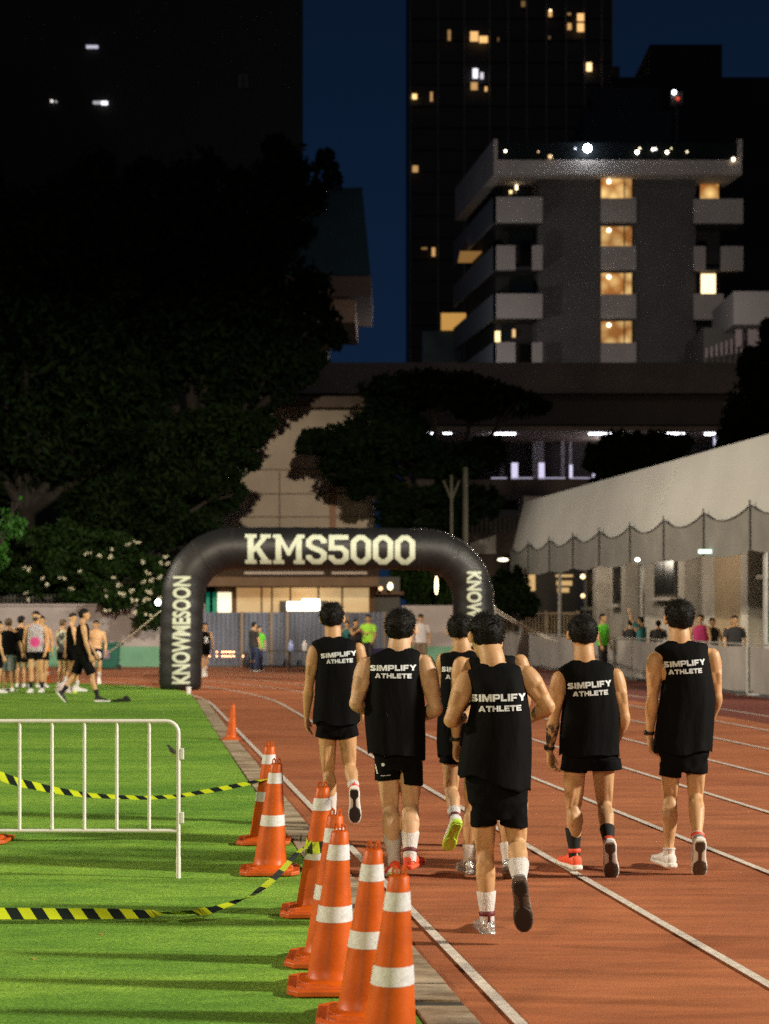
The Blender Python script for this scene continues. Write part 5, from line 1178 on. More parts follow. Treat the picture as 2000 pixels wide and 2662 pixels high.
# drinks table
rt_ = root('folding_table', P(745, 1740, 47.0), 'dark folding table with bottles in front of the blue fence', 'table')
za = P(0, 1692, 47.0).z
mb = MB(); a = P(672, 0, 47.0).x; b = P(830, 0, 47.0).x; mb.box((a, 46.9, za-0.03), (b, 47.6, za)); mb.build('table_top', M['frame'], rt_, bevel=0.006)
for x in (a+0.05, (a+b)/2, b-0.05):
    for y in (46.95, 47.55): mb = MB(); mb.tube([(x, y, 0), (x, y, za-0.03)], 0.018, 8); mb.build('leg', M['frame'], rt_, smooth=True)
for i, (px, m_, lab) in enumerate(((683,'plast','white bottle at the left end of the drinks table'),(757,'bluebottle','pale blue water bottle in the middle of the drinks table'),(793,'plast','white bottle near the right end of the drinks table'))):
    if m_ == 'bluebottle': M[m_] = mat('blue_bottle', (0.25,0.32,0.6), 0.3, 0.1)
    c_ = P(px, 0, 47.15); c_.z = za; mb = MB(); mb.loft([[c_+Vector((q*math.cos(2*PI*j/14), q*math.sin(2*PI*j/14), z)) for j in range(14)] for z, q in ((0,0.07),(0.02,0.08),(0.2,0.08),(0.25,0.045),(0.27,0.028),(0.31,0.028))])
    setp(mb.build('bottle', M[m_], None, smooth=True), lab, 'bottle')
g = P(960, 0, 47.2); mb = MB(); mb.box((P(905,0,47.2).x, 47.2, 0.0), (P(1008,0,47.2).x, 47.8, 0.62))
for v in mb.v: v.x += 0.02*math.sin(v.z*9)
setp(mb.build('draped_table', mat('purple_cloth', (0.03,0.015,0.08), 0.85, 0.3, 3), None, bevel=0.02), 'low table draped in dark purple cloth behind the bulky runner', 'table')
# ================================================================== GREEN BIN
c_ = G(285, 1741); rbn = root('wheelie_bin', c_, 'dark green wheelie bin against the left wall', 'bin')
M['bing'] = mat('green_bin_plastic', (0.005, 0.085, 0.06), 0.45, 0.15, 5)
mb = MB(); x0, x1 = P(262,0,c_.y).x, P(306,0,c_.y).x
mb.loft([[Vector((a, b, z)) for a, b in ((x0+i, c_.y+i), (x1-i, c_.y+i), (x1-i, c_.y+0.55-i), (x0+i, c_.y+0.55-i))] for z, i in ((0.04, 0.05), (0.70, 0.0))]); mb.build('bin_body', M['bing'], rbn, bevel=0.02)
mb = MB(); mb.box((x0-0.03, c_.y-0.03, 0.705), (x1+0.09, c_.y+0.6, 0.79)); mb.build('lid', M['bing'], rbn, bevel=0.02)
mb = MB(); mb.tube([(x1+0.0, c_.y+0.05, 0.07), (x1+0.09, c_.y+0.05, 0.07)], 0.075, 16, ref=(0,1,0)); mb.build('wheel', M['blackrub'], rbn, smooth=True)
mb = MB(); mb.box((x0+0.03, c_.y-0.012, 0.32), (x0+0.26, c_.y-0.002, 0.58)); mb.build('label_plate', mat('bin_sticker', (0.14,0.12,0.17), 0.6, 0.3, 20), rbn)
# ================================================================== CANTEEN under the arch
rcn = root('canteen', P(780, 1740, 56), 'low canteen building with overhanging brown roof and lit cream panels behind the blue fence', 'building')
M['roofb'] = mat('brown_roof', (0.16, 0.09, 0.045), 0.7, 0.2, 1.5); M['creamlit'] = mat('lit_cream_panel', (0.5, 0.42, 0.26), 0.7, 0.1, 1.2, emit=(1.0,0.62,0.27), es=0.42)
M['brownf'] = mat('brown_mullion', (0.10, 0.05, 0.02), 0.7, 0.1)
n_, b_ = nodes_of(M['creamlit']); 
vv = mapped(n_, (0.5, 1, 0.9)); n_.links.new(ramp(n_, noi(n_, vv, 1.1, 3), 0.3, (0.75,0.36,0.12), 0.7, (1.0,0.74,0.38)), b_.inputs['Emission Color'])
mb = MB(); mb.fb(560, 1500, 976, 1735, 56.4, 7); mb.build('wall', M['brownf'], rcn)
mb = MB(); xa, xb = P(500,0,54.6).x, P(985,0,54.6).x; za, zb2 = P(0,1524,54.6).z, P(0,1500,54.6).z
mb.add([(xa,54.6,za),(xb,54.6,za),(xb,54.6,zb2),(xa,54.6,zb2),(xa,60,za+0.1),(xb,60,za+0.1),(xb,60,zb2+0.6),(xa,60,zb2+0.6)], [(0,1,2,3),(4,7,6,5),(3,2,6,7),(0,4,5,1),(0,3,7,4),(1,5,6,2)]); mb.build('roof', M['roofb'], rcn)
for a, b in ((635,842),(862,955)): mb = MB(); mb.fb(a, 1486, b, 1493, 54.4, 0.1); mb.build('gutter', mat('pale_gutter', (0.4,0.33,0.28), 0.6), rcn)
xs = [613, 680, 707, 755, 828, 890, 962]
for i, (a, b) in enumerate(zip(xs, xs[1:])):
    mb = MB(); mb.fb(a+2.5, 1528, b-2.5, 1640, 56.3, 0.08); mb.build('lit_panel', M['creamlit'], rcn)
mb = MB(); mb.fb(566, 1540, 601, 1640, 56.25, 0.1); mb.build('bright_window', mat('bright_window', (0.8,0.7,0.5), 0.5, 0, emit=(1,0.84,0.55), es=1.3), rcn)
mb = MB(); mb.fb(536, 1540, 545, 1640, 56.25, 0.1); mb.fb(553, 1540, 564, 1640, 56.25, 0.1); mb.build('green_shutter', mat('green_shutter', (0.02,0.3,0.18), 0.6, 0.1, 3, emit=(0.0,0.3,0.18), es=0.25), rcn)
mb = MB(); mb.fb(746, 1564, 832, 1588, 55.6, 0.12); mb.fb(786, 1557, 831, 1563.8, 55.6, 0.12)
setp(mb.build('glowing_sign', mat('lit_sign', (0.9,0.9,0.85), 0.5, 0, emit=(1,0.95,0.84), es=3.0), None), 'overexposed white glowing sign box at the front of the canteen', 'sign')
mb = MB(); mb.fb(727, 1562, 850, 1594, 55.75, 0.1); mb.build('sign_backing', M['frame'], rcn)
pt('canteen_light', P(790, 1535, 55.4), 25, (1, 0.72, 0.4), 0.3)
lamp('wall_lamp', P(1015, 1524, 56), 0.09, 0.13, (1,0.72,0.38), 4, 'warm wall lamp on the dark kiosk right of the canteen')
lamp('wall_lamp', P(990, 1530, 56), 0.07, 0.07, (1,0.55,0.25), 2, 'tiny orange lamp left of the warm wall lamp on the dark kiosk')
lamp('post_lamp', P(1135, 1522, 56), 0.06, 0.32, (1,0.76,0.4), 5, 'tall narrow warm lamp glowing inside the right half of the arch')
lamp('wall_lamp', P(1308, 1455, 60), 0.2, 0.06, (1,0.85,0.6), 3, 'flat warm lamp right of the arch shoulder under a roof')
lamp('work_lamp', P(411, 1566, 35.4), 0.06, 0.07, (0.95,1,1), 9, 'small bright white lamp at the left edge of the left arch leg')
rkk = root('kiosk', P(1010, 1735, 57), 'dark kiosk between the canteen and the right arch leg', 'building')
mb = MB(); mb.fb(965, 1500, 1040, 1735, 57, 4); mb.build('wall', M['frame'], rkk)
mb = MB(); mb.fb(958, 1538, 1050, 1546, 56.6, 5); mb.build('awning', M['brownf'], rkk)
# ================================================================== TAN BUILDING with beams
rtb = root('tan_building', P(790, 1740, 66), 'tall tan rendered building behind the canteen, with a reddish column, tree shadows on it', 'building')
M['tan'] = mat('tan_render', (0.50, 0.42, 0.33), 0.9, 0.15, 0.5, bump=0.1, bscale=4)
M['pink'] = mat('reddish_column', (0.36, 0.20, 0.13), 0.85, 0.1, 1)
mb = MB(); mb.fb(560, 1055, 972, 1735, 66, 12); mb.build('wall', M['tan'], rtb)
mb = MB(); mb.fb(858, 1262, 873, 1735, 65.8, 0.18); mb.build('column', M['pink'], rtb)
for py in (1218, 1281, 1341): mb = MB(); mb.fb(560, py, 972, py+3, 65.9, 0.08); mb.build('ledge', mat('ledge', (0.34,0.28,0.21), 0.85), rtb)
mb = MB(); mb.fb(726, 1225, 728.5, 1390, 65.85, 0.1); mb.build('downpipe', mat('grey_pipe', (0.2,0.16,0.12), 0.7), rtb)
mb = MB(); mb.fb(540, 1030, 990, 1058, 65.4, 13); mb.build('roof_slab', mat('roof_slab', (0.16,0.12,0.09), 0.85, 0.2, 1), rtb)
# ================================================================== ELEVATED WALKWAY / VIADUCT
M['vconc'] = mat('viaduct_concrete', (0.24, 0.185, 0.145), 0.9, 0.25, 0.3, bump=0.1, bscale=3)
rv = root('viaduct', P(1400, 1740, 80), 'dark concrete viaduct crossing behind the trees below the hotel', 'bridge')
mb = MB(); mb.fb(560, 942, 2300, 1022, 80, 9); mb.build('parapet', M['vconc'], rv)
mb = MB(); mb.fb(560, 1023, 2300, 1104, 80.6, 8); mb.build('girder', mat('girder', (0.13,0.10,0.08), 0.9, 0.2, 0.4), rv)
for px in (1225, 1560, 1900): mb = MB(); mb.fb(px, 1104, px+34, 1735, 82, 1.5); mb.build('pier', M['vconc'], rv)
# station concourse below with fluorescent tubes
M['tube'] = mat('fluorescent', (0.9,0.9,0.9), 0.5, 0, emit=(0.93,0.90,1.0), es=7)
M['conw'] = mat('concourse_wall', (0.16, 0.125, 0.11), 0.85, 0.2, 0.5)
rst = root('station_concourse', P(1600, 1740, 74), 'open station concourse level under the viaduct with white tube lamps and pale posts', 'building')
mb = MB(); mb.fb(1080, 1108, 2100, 1120, 74, 7); mb.build('ceiling_slab', M['vconc'], rst)
mb = MB(); mb.fb(1080, 1246, 2100, 1300, 74, 7); mb.build('floor_parapet', M['conw'], rst)
mb = MB(); mb.fb(1080, 1121, 2100, 1245, 80, 0.4); mb.build('back_wall', mat('back_wall', (0.05,0.042,0.042), 0.9, 0.3, 0.5), rst)
for a, b, c_ in ((1385,1415,0.11),(1459,1468,0.1),(1480,1487,0.1),(1300,1312,0.06)):
    mb = MB(); mb.fb(a, 1121, b, 1245, 78.5, 0.3); mb.build('post', mat('concourse_post', (c_*2.2,c_*2.0,c_*2.1), 0.7, 0.1, 1), rst)
for a, b, py in ((1276,1341,1126),(1094,1135,1124),(1153,1174,1124),(1532,1616,1126),(1711,1780,1127),(1834,1882,1127),(1898,1903,1127),(1534,1608,1192)):
    mb = MB(); mb.fb(a, py-3.2, b, py+3.2, 74.8, 0.12); mb.build('tube_lamp', M['tube'], rst)
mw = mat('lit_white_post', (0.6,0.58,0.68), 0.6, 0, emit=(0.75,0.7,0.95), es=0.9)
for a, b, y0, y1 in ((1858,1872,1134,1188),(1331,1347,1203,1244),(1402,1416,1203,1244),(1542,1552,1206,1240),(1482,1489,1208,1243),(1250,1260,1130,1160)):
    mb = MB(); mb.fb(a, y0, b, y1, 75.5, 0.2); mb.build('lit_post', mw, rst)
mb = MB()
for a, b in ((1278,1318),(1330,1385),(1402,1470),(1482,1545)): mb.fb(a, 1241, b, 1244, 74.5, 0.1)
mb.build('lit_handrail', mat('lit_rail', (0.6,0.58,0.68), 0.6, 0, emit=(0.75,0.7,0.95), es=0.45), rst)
pt('concourse_light', P(1580, 1150, 77), 90, (0.92, 0.88, 1.0), 0.5)
# buildings below the concourse, right of the arch
rlh = root('low_house', P(1340, 1740, 68), 'low house with pale gable wall and slatted storey between the arch and the canopy', 'building')
mb = MB(); mb.fb(1200, 1345, 1480, 1735, 68, 6); mb.build('wall', mat('house_wall', (0.10,0.075,0.06), 0.9, 0.2, 0.8), rlh)
mb = MB(); mb.fb(1362, 1290, 1440, 1345, 67.6, 3); mb.build('gable_wall', M['wallgrey'], rlh)
a, b, c2, d2 = P(1222,1440,67.8), P(1290,1440,67.8), P(1290,1390,67.8), P(1222,1412,67.8)
mb = MB(); mb.add([a,b,c2,d2]+[v+Vector((0,0.2,0)) for v in (a,b,c2,d2)], [(0,1,2,3),(7,6,5,4),(0,4,5,1),(1,5,6,2),(2,6,7,3),(3,7,4,0)]); mb.build('pale_awning', M['wallw'], rlh)
mb = MB()
for i in range(22): mb.fb(1225+i*12, 1345, 1230+i*12, 1385, 67.8, 0.1)
mb.build('slats', M['frame'], rlh)
# poles near the right of the tan building
for px, y0, wpx, lab in ((1210, 1215, 17, 'thick pale green lamp pole rising behind the right half of the arch'), (1174, 1235, 10, 'thin pole with branching top left of the thick pole behind the arch')):
    mb = MB(); q0 = P(px, 0, 60).x; z1_ = P(0, y0, 60).z; rr = wpx*60/F/2
    mb.tube([(q0, 60, 0), (q0, 60, z1_*0.5), (q0, 60, z1_)], [rr, rr*0.9, rr*0.8], 12)
    if wpx < 12:
        for s_ in (-1, 1): mb.tube([(q0, 60, z1_-0.9), (q0+s_*0.3, 60, z1_-0.2)], [rr*0.8, rr*0.5], 8)
    setp(mb.build('street_pole', mat('pole_paint', (0.10,0.10,0.07), 0.7, 0.2, 2), None, smooth=True), lab, 'pole')

# ================================================================== HOTEL
YH = 112.0; SK = -TT*1.0
M['hpanel'] = mat('hotel_panel', (0.46, 0.41, 0.37), 0.85, 0.12, 0.4)
M['hwall'] = mat('hotel_ribbed_wall', (0.15, 0.14, 0.13), 0.85, 0.15, 0.3)
n_, b_ = nodes_of(M['hwall']); wv = n_.nodes.new('ShaderNodeTexWave'); wv.inputs['Scale'].default_value = 1.6; n_.links.new(mapped(n_, (1,0,0)), wv.inputs['Vector'])
bp = n_.nodes.new('ShaderNodeBump'); bp.inputs['Distance'].default_value = 0.1; bp.inputs['Strength'].default_value = 1; n_.links.new(wv.outputs['Fac'], bp.inputs['Height']); n_.links.new(bp.outputs[0], b_.inputs['Normal'])
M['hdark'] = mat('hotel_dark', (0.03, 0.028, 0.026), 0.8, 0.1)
def room(name, seed=0, es=1.5):
    m = mat(name, (0.3,0.2,0.1), 0.6, 0, emit=(1,0.6,0.2), es=es); n_, b_ = nodes_of(m)
    v = n_.nodes.new('ShaderNodeTexCoord'); mp = n_.nodes.new('ShaderNodeMapping'); mp.inputs['Location'].default_value = (seed, 0, seed*0.7); n_.links.new(v.outputs['Object'], mp.inputs[0])
    vo = n_.nodes.new('ShaderNodeTexVoronoi'); vo.inputs['Scale'].default_value = 1.1; n_.links.new(mp.outputs[0], vo.inputs['Vector'])
    c_ = ramp(n_, vo.outputs['Distance'], 0.08, (1.0,0.66,0.24), 0.7, (0.30,0.095,0.010)); n_.links.new(c_, b_.inputs['Emission Color']); return m
M['room'] = room('lit_room', 0.0, 0.8); M['room2'] = room('lit_room_b', 2.3, 1.05)
def z2(x, y): return (x/1.662+1000, y/1.662)
rh = root('hotel', P(1600, 1740, YH), 'mid-rise hotel with pale balcony panels, ribbed grey walls and a column of warm lit windows', 'building')
def hb(name, x0, y0, x1, y1, m, dy=0.0, d=0.5, par=None, skew=0.0):
    a = z2(x0, y0); b = z2(x1, y1); mb = MB(); mb.fb(a[0], a[1], b[0], b[1], YH+dy, d, skew); return mb.build(name, m, par or rh)
hb('wall', 665, 756, 1345, 2700, M['hwall'], 0.0, 11, skew=SK)
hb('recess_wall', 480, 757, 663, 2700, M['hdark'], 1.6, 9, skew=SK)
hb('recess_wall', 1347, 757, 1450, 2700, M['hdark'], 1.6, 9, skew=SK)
hb('roof_band', 472, 690, 1545, 754, M['hpanel'], -1.2, 13, skew=SK)
for x0, x1 in ((472, 489), (1530, 1547)): hb('parapet_fin', x0, 600, x1, 689, M['hpanel'], -1.2, 13 if x0 < 1000 else 1, skew=SK)
hb('glass_railing', 492, 615, 1528, 688, mat('roof_glass', (0.006,0.009,0.010), 0.5, 0.2, 1, spec=0.1), -1.0, 0.1)
for y0, y1, kk in ((850,960,0),(1060,1165,1),(1268,1375,2),(1478,1585,3),(1690,1800,4)):
    hb('balcony_panel', 470, y0, 683 if kk % 2 == 0 else 566, y1, M['hpanel'], -1.2, 0.25)
    if kk % 2: hb('balcony_panel', 638, y0, 683, y1, M['hpanel'], -1.2, 0.25)
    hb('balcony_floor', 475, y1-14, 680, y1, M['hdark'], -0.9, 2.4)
    mbx = MB(); a = z2(470, y0); b = z2(470, y1); p0 = P(a[0], a[1], YH-1.2); p1 = P(b[0], b[1], YH-1.2)
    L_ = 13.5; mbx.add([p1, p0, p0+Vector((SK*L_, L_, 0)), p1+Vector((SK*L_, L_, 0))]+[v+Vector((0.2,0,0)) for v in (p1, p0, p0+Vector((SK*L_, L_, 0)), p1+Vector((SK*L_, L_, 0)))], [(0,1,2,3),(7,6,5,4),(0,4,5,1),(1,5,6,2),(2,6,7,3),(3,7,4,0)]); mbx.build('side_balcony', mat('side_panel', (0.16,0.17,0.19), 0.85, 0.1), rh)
    if y1 < 1700: hb('spandrel_panel', 935, y0, 1088, y1, M['hpanel'], -0.12, 0.1)
for i, (y0, y1) in enumerate(((768,855),(978,1062),(1180,1270),(1388,1480))):
    w_ = hb('window', 931, y0-3, 1074, y1+3, M['brownf'], -0.1, 0.08)
    hb('pane', 937, y0, 1034, y1, M['room' if i % 2 else 'room2'], -0.14, 0.03, w_); hb('pane', 1040, y0, 1068, y1, M['room'], -0.14, 0.03, w_)
    lamp_ = MB(); q = z2(970, y0+16); lamp_.ball(P(q[0], q[1], YH-0.25), 0.13, n=10, m=8); lamp_.build('ceiling_lamp', mat('hot_lamp', (1,1,1), 0.5, 0, emit=(1,0.85,0.6), es=5), w_, smooth=True)
for y0, y1, segs in ((858,963,((1338,1550),)),(1063,1168,((1338,1388),(1455,1550))),(1268,1380,((1338,1466),)),(1478,1585,((1338,1380),))):
    for a, b in segs: hb('balcony_panel', a, y0, b, y1, M['hpanel'], -1.2, 0.25)
    hb('balcony_floor', 1342, y1-12, segs[-1][1]-4, y1, M['hdark'], -0.9, 2.4)
w_ = hb('window', 1362, 766, 1448, 858, M['brownf'], 1.4, 0.1); hb('pane', 1366, 770, 1444, 856, M['room2'], 1.34, 0.05, w_)
w_ = hb('window', 1364, 1178, 1436, 1274, M['brownf'], -0.2, 0.1); hb('pane', 1369, 1183, 1431, 1270, mat('bright_room', (0.5,0.4,0.3), 0.5, 0, emit=(1,0.72,0.38), es=2.2), -0.26, 0.05, w_)
for (x0, y0, x1, y1) in ((540,980,650,1058),(540,1185,655,1266),(505,775,650,845),(505,1385,560,1470)):
    hb('glass_door', x0, y0, x1, y1, mat('teal_glass', (0.012,0.018,0.02), 0.15, 0.1), 1.5, 0.08)
for (x0, y0, x1, y1, c_, e_) in ((478,1430,500,1476,(1,.75,.35),1.6),(553,1422,566,1456,(1,.6,.25),0.8),(566,798,576,818,(1,.8,.5),3),(540,822,552,834,(1,.7,.3),2)):
    hb('small_lamp', x0, y0, x1, y1, mat('small_lamp', (0.8,0.6,0.4), 0.5, 0, emit=c_, es=e_), 1.0, 0.1)
# warm undersides of the left balconies: lamps on the soffits
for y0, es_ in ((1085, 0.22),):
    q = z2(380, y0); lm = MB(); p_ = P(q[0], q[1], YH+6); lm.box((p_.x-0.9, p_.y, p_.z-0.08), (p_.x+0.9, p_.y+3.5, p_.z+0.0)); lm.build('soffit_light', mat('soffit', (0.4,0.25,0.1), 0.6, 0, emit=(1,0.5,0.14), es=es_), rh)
hb('amber_room', 245, 1352, 352, 1424, mat('amber_room', (0.5,0.3,0.1), 0.6, 0.0, emit=(1,0.52,0.12), es=0.5), 14, 0.3)
hb('teal_annex', 165, 1430, 330, 1600, mat('teal_annex', (0.01,0.03,0.03), 0.3, 0.3, 1), 14.5, 2)
for i, (x, y, s_, col, e_) in enumerate(((523,652,6,(1,.85,.65),6),(665,655,4,(1,.6,.3),1.5),(716,676,10,(1,.6,.25),1.2),(1092,657,9,(1,.93,.8),8),(1103,640,5,(1,.8,.5),3),(1160,645,7,(1,.9,.8),4),(1172,643,6,(1,.9,.8),3),(1221,657,8,(1,.85,.6),7),(1240,640,4,(.9,.8,.4),2),(1308,655,5,(.9,.8,.5),2.5),(1508,687,8,(1,.8,.55),6),(825,641,5,(.6,.7,.9),2))):
    q = z2(x, y); mb = MB(); mb.ball(P(q[0], q[1], YH-1.3), s_*0.014, n=10, m=8)
    setp(mb.build('terrace_lamp', mat('terrace_lamp', (1,1,1), 0.5, 0, emit=col, es=e_), rh, smooth=True))
q = z2(877, 640); fl = P(q[0], q[1], YH-1.5); lamp('rooftop_floodlight', fl, 0.26, 0.26, (0.82,0.9,1.0), 28, 'dazzling blue-white floodlight on the hotel roof terrace', 'floodlight')
pt('rooftop_light', fl+Vector((0,-0.8,0.3)), 50, (0.8,0.88,1.0), 0.3)
hb('roof_bar', 680, 622, 830, 688, M['hdark'], 3, 3); hb('roof_bar_light', 690, 668, 745, 686, mat('bar_glow', (.5,.3,.1), 0.6, 0, emit=(1,.55,.2), es=0.35), 2.9, 0.1)
# dim roof structures behind the terrace
rd = root('roof_structure', P(1600, 360, 130), 'dim stepped roof structure just behind the hotel terrace', 'building')
mb = MB(); a = z2(860, 480); b = z2(1240, 620); mb.fb(a[0], a[1], b[0], b[1]+1000, 130, 12); mb.build('wall', mat('dim_block', (0.028,0.033,0.034), 0.85, 0.2, 0.2), rd)
mb = MB(); a = z2(900, 375); b = z2(1190, 478); mb.fb(a[0], a[1], b[0], b[1], 131, 9); mb.build('upper_block', mat('dim_block_b', (0.02,0.022,0.025), 0.85, 0.3, 0.2), rd)
ms = root('signal_lamp', P(1757, 250, 120), 'lit signal lamp with white and red lights above the hotel roof', 'lamp')
q = z2(1265, 425); mb = MB(); c_ = P(q[0], q[1], 120); mb.box((c_.x-0.45, 120, c_.z-0.5), (c_.x+0.45, 120.4, c_.z+0.5)); mb.tube([(c_.x, 120.2, c_.z-6), (c_.x, 120.2, c_.z-0.4)], 0.1, 8); mb.build('housing', mat('signal_housing', (0.06,0.05,0.05), 0.6, 0.2), ms, bevel=0.05)
q = z2(1252, 398); mb = MB(); mb.ball(P(q[0], q[1], 119.8), 0.16, n=10, m=8); mb.build('white_lamp', mat('sig_w', (1,1,1), 0.5, 0, emit=(0.9,1,0.95), es=6), ms, smooth=True)
q = z2(1268, 425); mb = MB(); mb.ball(P(q[0], q[1], 119.8), 0.14, n=10, m=8); mb.build('red_lamp', mat('sig_r', (1,.1,.1), 0.5, 0, emit=(1,0.08,0.03), es=0.8), ms, smooth=True)
# right annex with white box and railing
rx = root('annex', P(1950, 1000, 92), 'pale box-shaped annex with railing at the right edge below the hotel', 'building')
mb = MB(); mb.fb(1908, 757, 2120, 843, 92, 6); mb.build('upper_box', mat('annex_wall', (0.12,0.115,0.115), 0.85, 0.1, 0.4), rx)
mb = MB(); mb.fb(1830, 852, 2120, 1740, 95, 6); mb.build('wall', M['hdark'], rx)
mb = MB()
for i in range(8): x = 1835+i*13; mb.fb(x, 905-i*5, x+5, 930-i*2, 93, 0.05)
for a, b, c_, d_ in ((1913,856,1930,900),(1945,856,2000,900),(2010,856,2100,900)): mb.fb(a, b, c_, d_, 92.5, 0.05)
mb.build('railing_panels', mat('annex_panel', (0.11,0.09,0.095), 0.8, 0.1), rx)
pt('street_light', (16, 84, 17), 2900, (1.0, 0.88, 0.78), 0.6)  # unseen lamp added to light the hotel front
pt('street_light', (2.5, 104, 19), 650, (0.9, 0.88, 0.9), 0.6)  # second unseen lamp, added for the left side balconies
# ================================================================== TOWERS
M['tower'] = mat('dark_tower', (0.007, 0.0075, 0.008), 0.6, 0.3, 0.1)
YT = 165.0
rt2 = root('glass_tower', P(1330, 1740, YT), 'dark high-rise with thin vertical fins and a few scattered lit windows, behind the hotel', 'building')
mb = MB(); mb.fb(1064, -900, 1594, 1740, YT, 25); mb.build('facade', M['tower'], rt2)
for zx in (112, 232, 345, 455, 535, 615, 700, 785, 865, 940, 985):
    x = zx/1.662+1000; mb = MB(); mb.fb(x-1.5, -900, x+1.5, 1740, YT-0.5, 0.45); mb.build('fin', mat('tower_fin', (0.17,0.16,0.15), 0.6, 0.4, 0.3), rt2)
mb = MB()
for i in range(34):
    y = -300+i*57; mb.fb(1066, y, 1592, y+4, YT-0.2, 0.15)
mb.build('floor_bands', mat('tower_band', (0.014,0.014,0.014), 0.6, 0.3, 0.3), rt2)
def oj(c, e): return mat('lit_window', (0.4,0.3,0.2), 0.5, 0, emit=c, es=e)
O1 = (1,0.55,0.2); W1 = (0.95,0.9,1.0)
for (x, y, w_, h_, c_, e_) in ((280,150,12,44,O1,0.5),(388,155,34,40,O1,1.6),(428,168,36,26,O1,1.8),(393,315,22,40,W1,2.2),(421,325,14,26,W1,1.2),(388,370,28,30,O1,0.9),(439,382,10,18,O1,1.4),(130,415,20,20,(1,.65,.25),2.5),(203,415,10,38,O1,0.8),(133,728,24,26,O1,0.8),(212,1087,14,36,O1,1.0),(172,1072,24,6,O1,0.4),(717,55,14,26,O1,1.2),(717,44,9,9,(1,.8,.5),4),(799,58,14,6,O1,0.5),(800,112,16,26,O1,1.0),(848,72,28,30,O1,1.8),(848,116,28,34,O1,1.8),(885,287,22,34,(1,.65,.3),3.0),(600,14,16,22,O1,0.25),(492,168,5,14,O1,0.25),(713,160,8,10,O1,0.2)):
    a = z2(x-w_/2, y-h_/2); b = z2(x+w_/2, y+h_/2); mb = MB(); mb.fb(a[0], a[1], b[0], b[1], YT-0.75, 0.2); mb.build('lit_window', oj(c_, e_*0.65), rt2)
rt3 = root('dark_block', P(1900, 1740, 150), 'black stepped office block filling the right edge behind the hotel', 'building')
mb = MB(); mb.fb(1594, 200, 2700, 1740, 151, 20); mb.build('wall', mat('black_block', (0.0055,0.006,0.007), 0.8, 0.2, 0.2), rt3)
mb = MB(); mb.fb(1690, 115, 1878, 199, 152, 14); mb.build('plant_room', mat('black_block_b', (0.006,0.0065,0.007), 0.8, 0.2, 0.2), rt3)
mb = MB(); mb.fb(1594, 172, 1612, 200, 151.5, 4); mb.build('vent', M['tower'], rt3)
rt4 = root('slab_tower', P(200, 1740, 120), 'huge unlit slab tower filling the upper left, almost black', 'building')
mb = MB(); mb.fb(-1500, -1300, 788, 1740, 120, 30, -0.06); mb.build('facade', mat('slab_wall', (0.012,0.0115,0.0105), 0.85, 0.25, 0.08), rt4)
for (a, b, c_, d_, col, e_) in ((224,117,254,122.5,(0.85,0.82,1),1.3),(242,262,268,268,(0.9,0.9,1),0.9),(263,262,279,270,(0.95,0.95,1),3.0),(131,259,137,263,(1,.95,.9),2.2),(143,261,147,264,(1,1,1),0.8)):
    mb = MB(); mb.fb(a, b, c_, d_, 119.7, 0.25); mb.build('lit_window', oj(col, e_*0.5), rt4)
w_ = MB(); w_.fb(619, 192, 645, 228, 119.8, 0.15); w2 = w_.build('window', mat('window_dim', (0.02,0.022,0.03), 0.5), rt4)
mb = MB(); mb.fb(628, 198, 637, 222, 119.7, 0.05); mb.build('pane', M['tower'], w2)
# small roofed building left of the sky gap
rg = root('green_roof_house', P(900, 1740, 95), 'tall house with steep dark teal roof, brown eaves and tan wall beside the sky gap', 'building')
Yg = 95.0
q0, q1, q2, q3 = P(700, 716, Yg-0.8), P(964, 716, Yg-0.8), P(942, 486, Yg+4), P(740, 495, Yg+4)
mb = MB(); mb.add([q0, q1, q2, q3, q0+Vector((0,10,0)), q1+Vector((0,10,0)), q2+Vector((0,1,0)), q3+Vector((0,1,0))], [(0,1,2,3),(5,4,7,6),(3,2,6,7),(0,4,5,1),(0,3,7,4),(1,5,6,2)]); mb.build('roof', mat('teal_roof', (0.018,0.045,0.045), 0.7, 0.2, 0.5), rg)
mb = MB(); mb.fb(700, 717, 966, 770, Yg-1.0, 10); mb.build('eaves', mat('eave_brown', (0.085,0.055,0.04), 0.8, 0.1), rg)
mb = MB(); mb.fb(740, 771, 924, 838, Yg, 8); mb.build('wall', mat('house_tan', (0.26,0.17,0.11), 0.85, 0.1), rg)
mb = MB(); mb.fb(700, 838.5, 850, 1740, Yg+0.5, 6); mb.build('lower_wall', M['hdark'], rg)
mb = MB(); mb.fb(842, 771, 848, 838, Yg-0.15, 0.1); mb.build('downpipe', M['brownf'], rg)

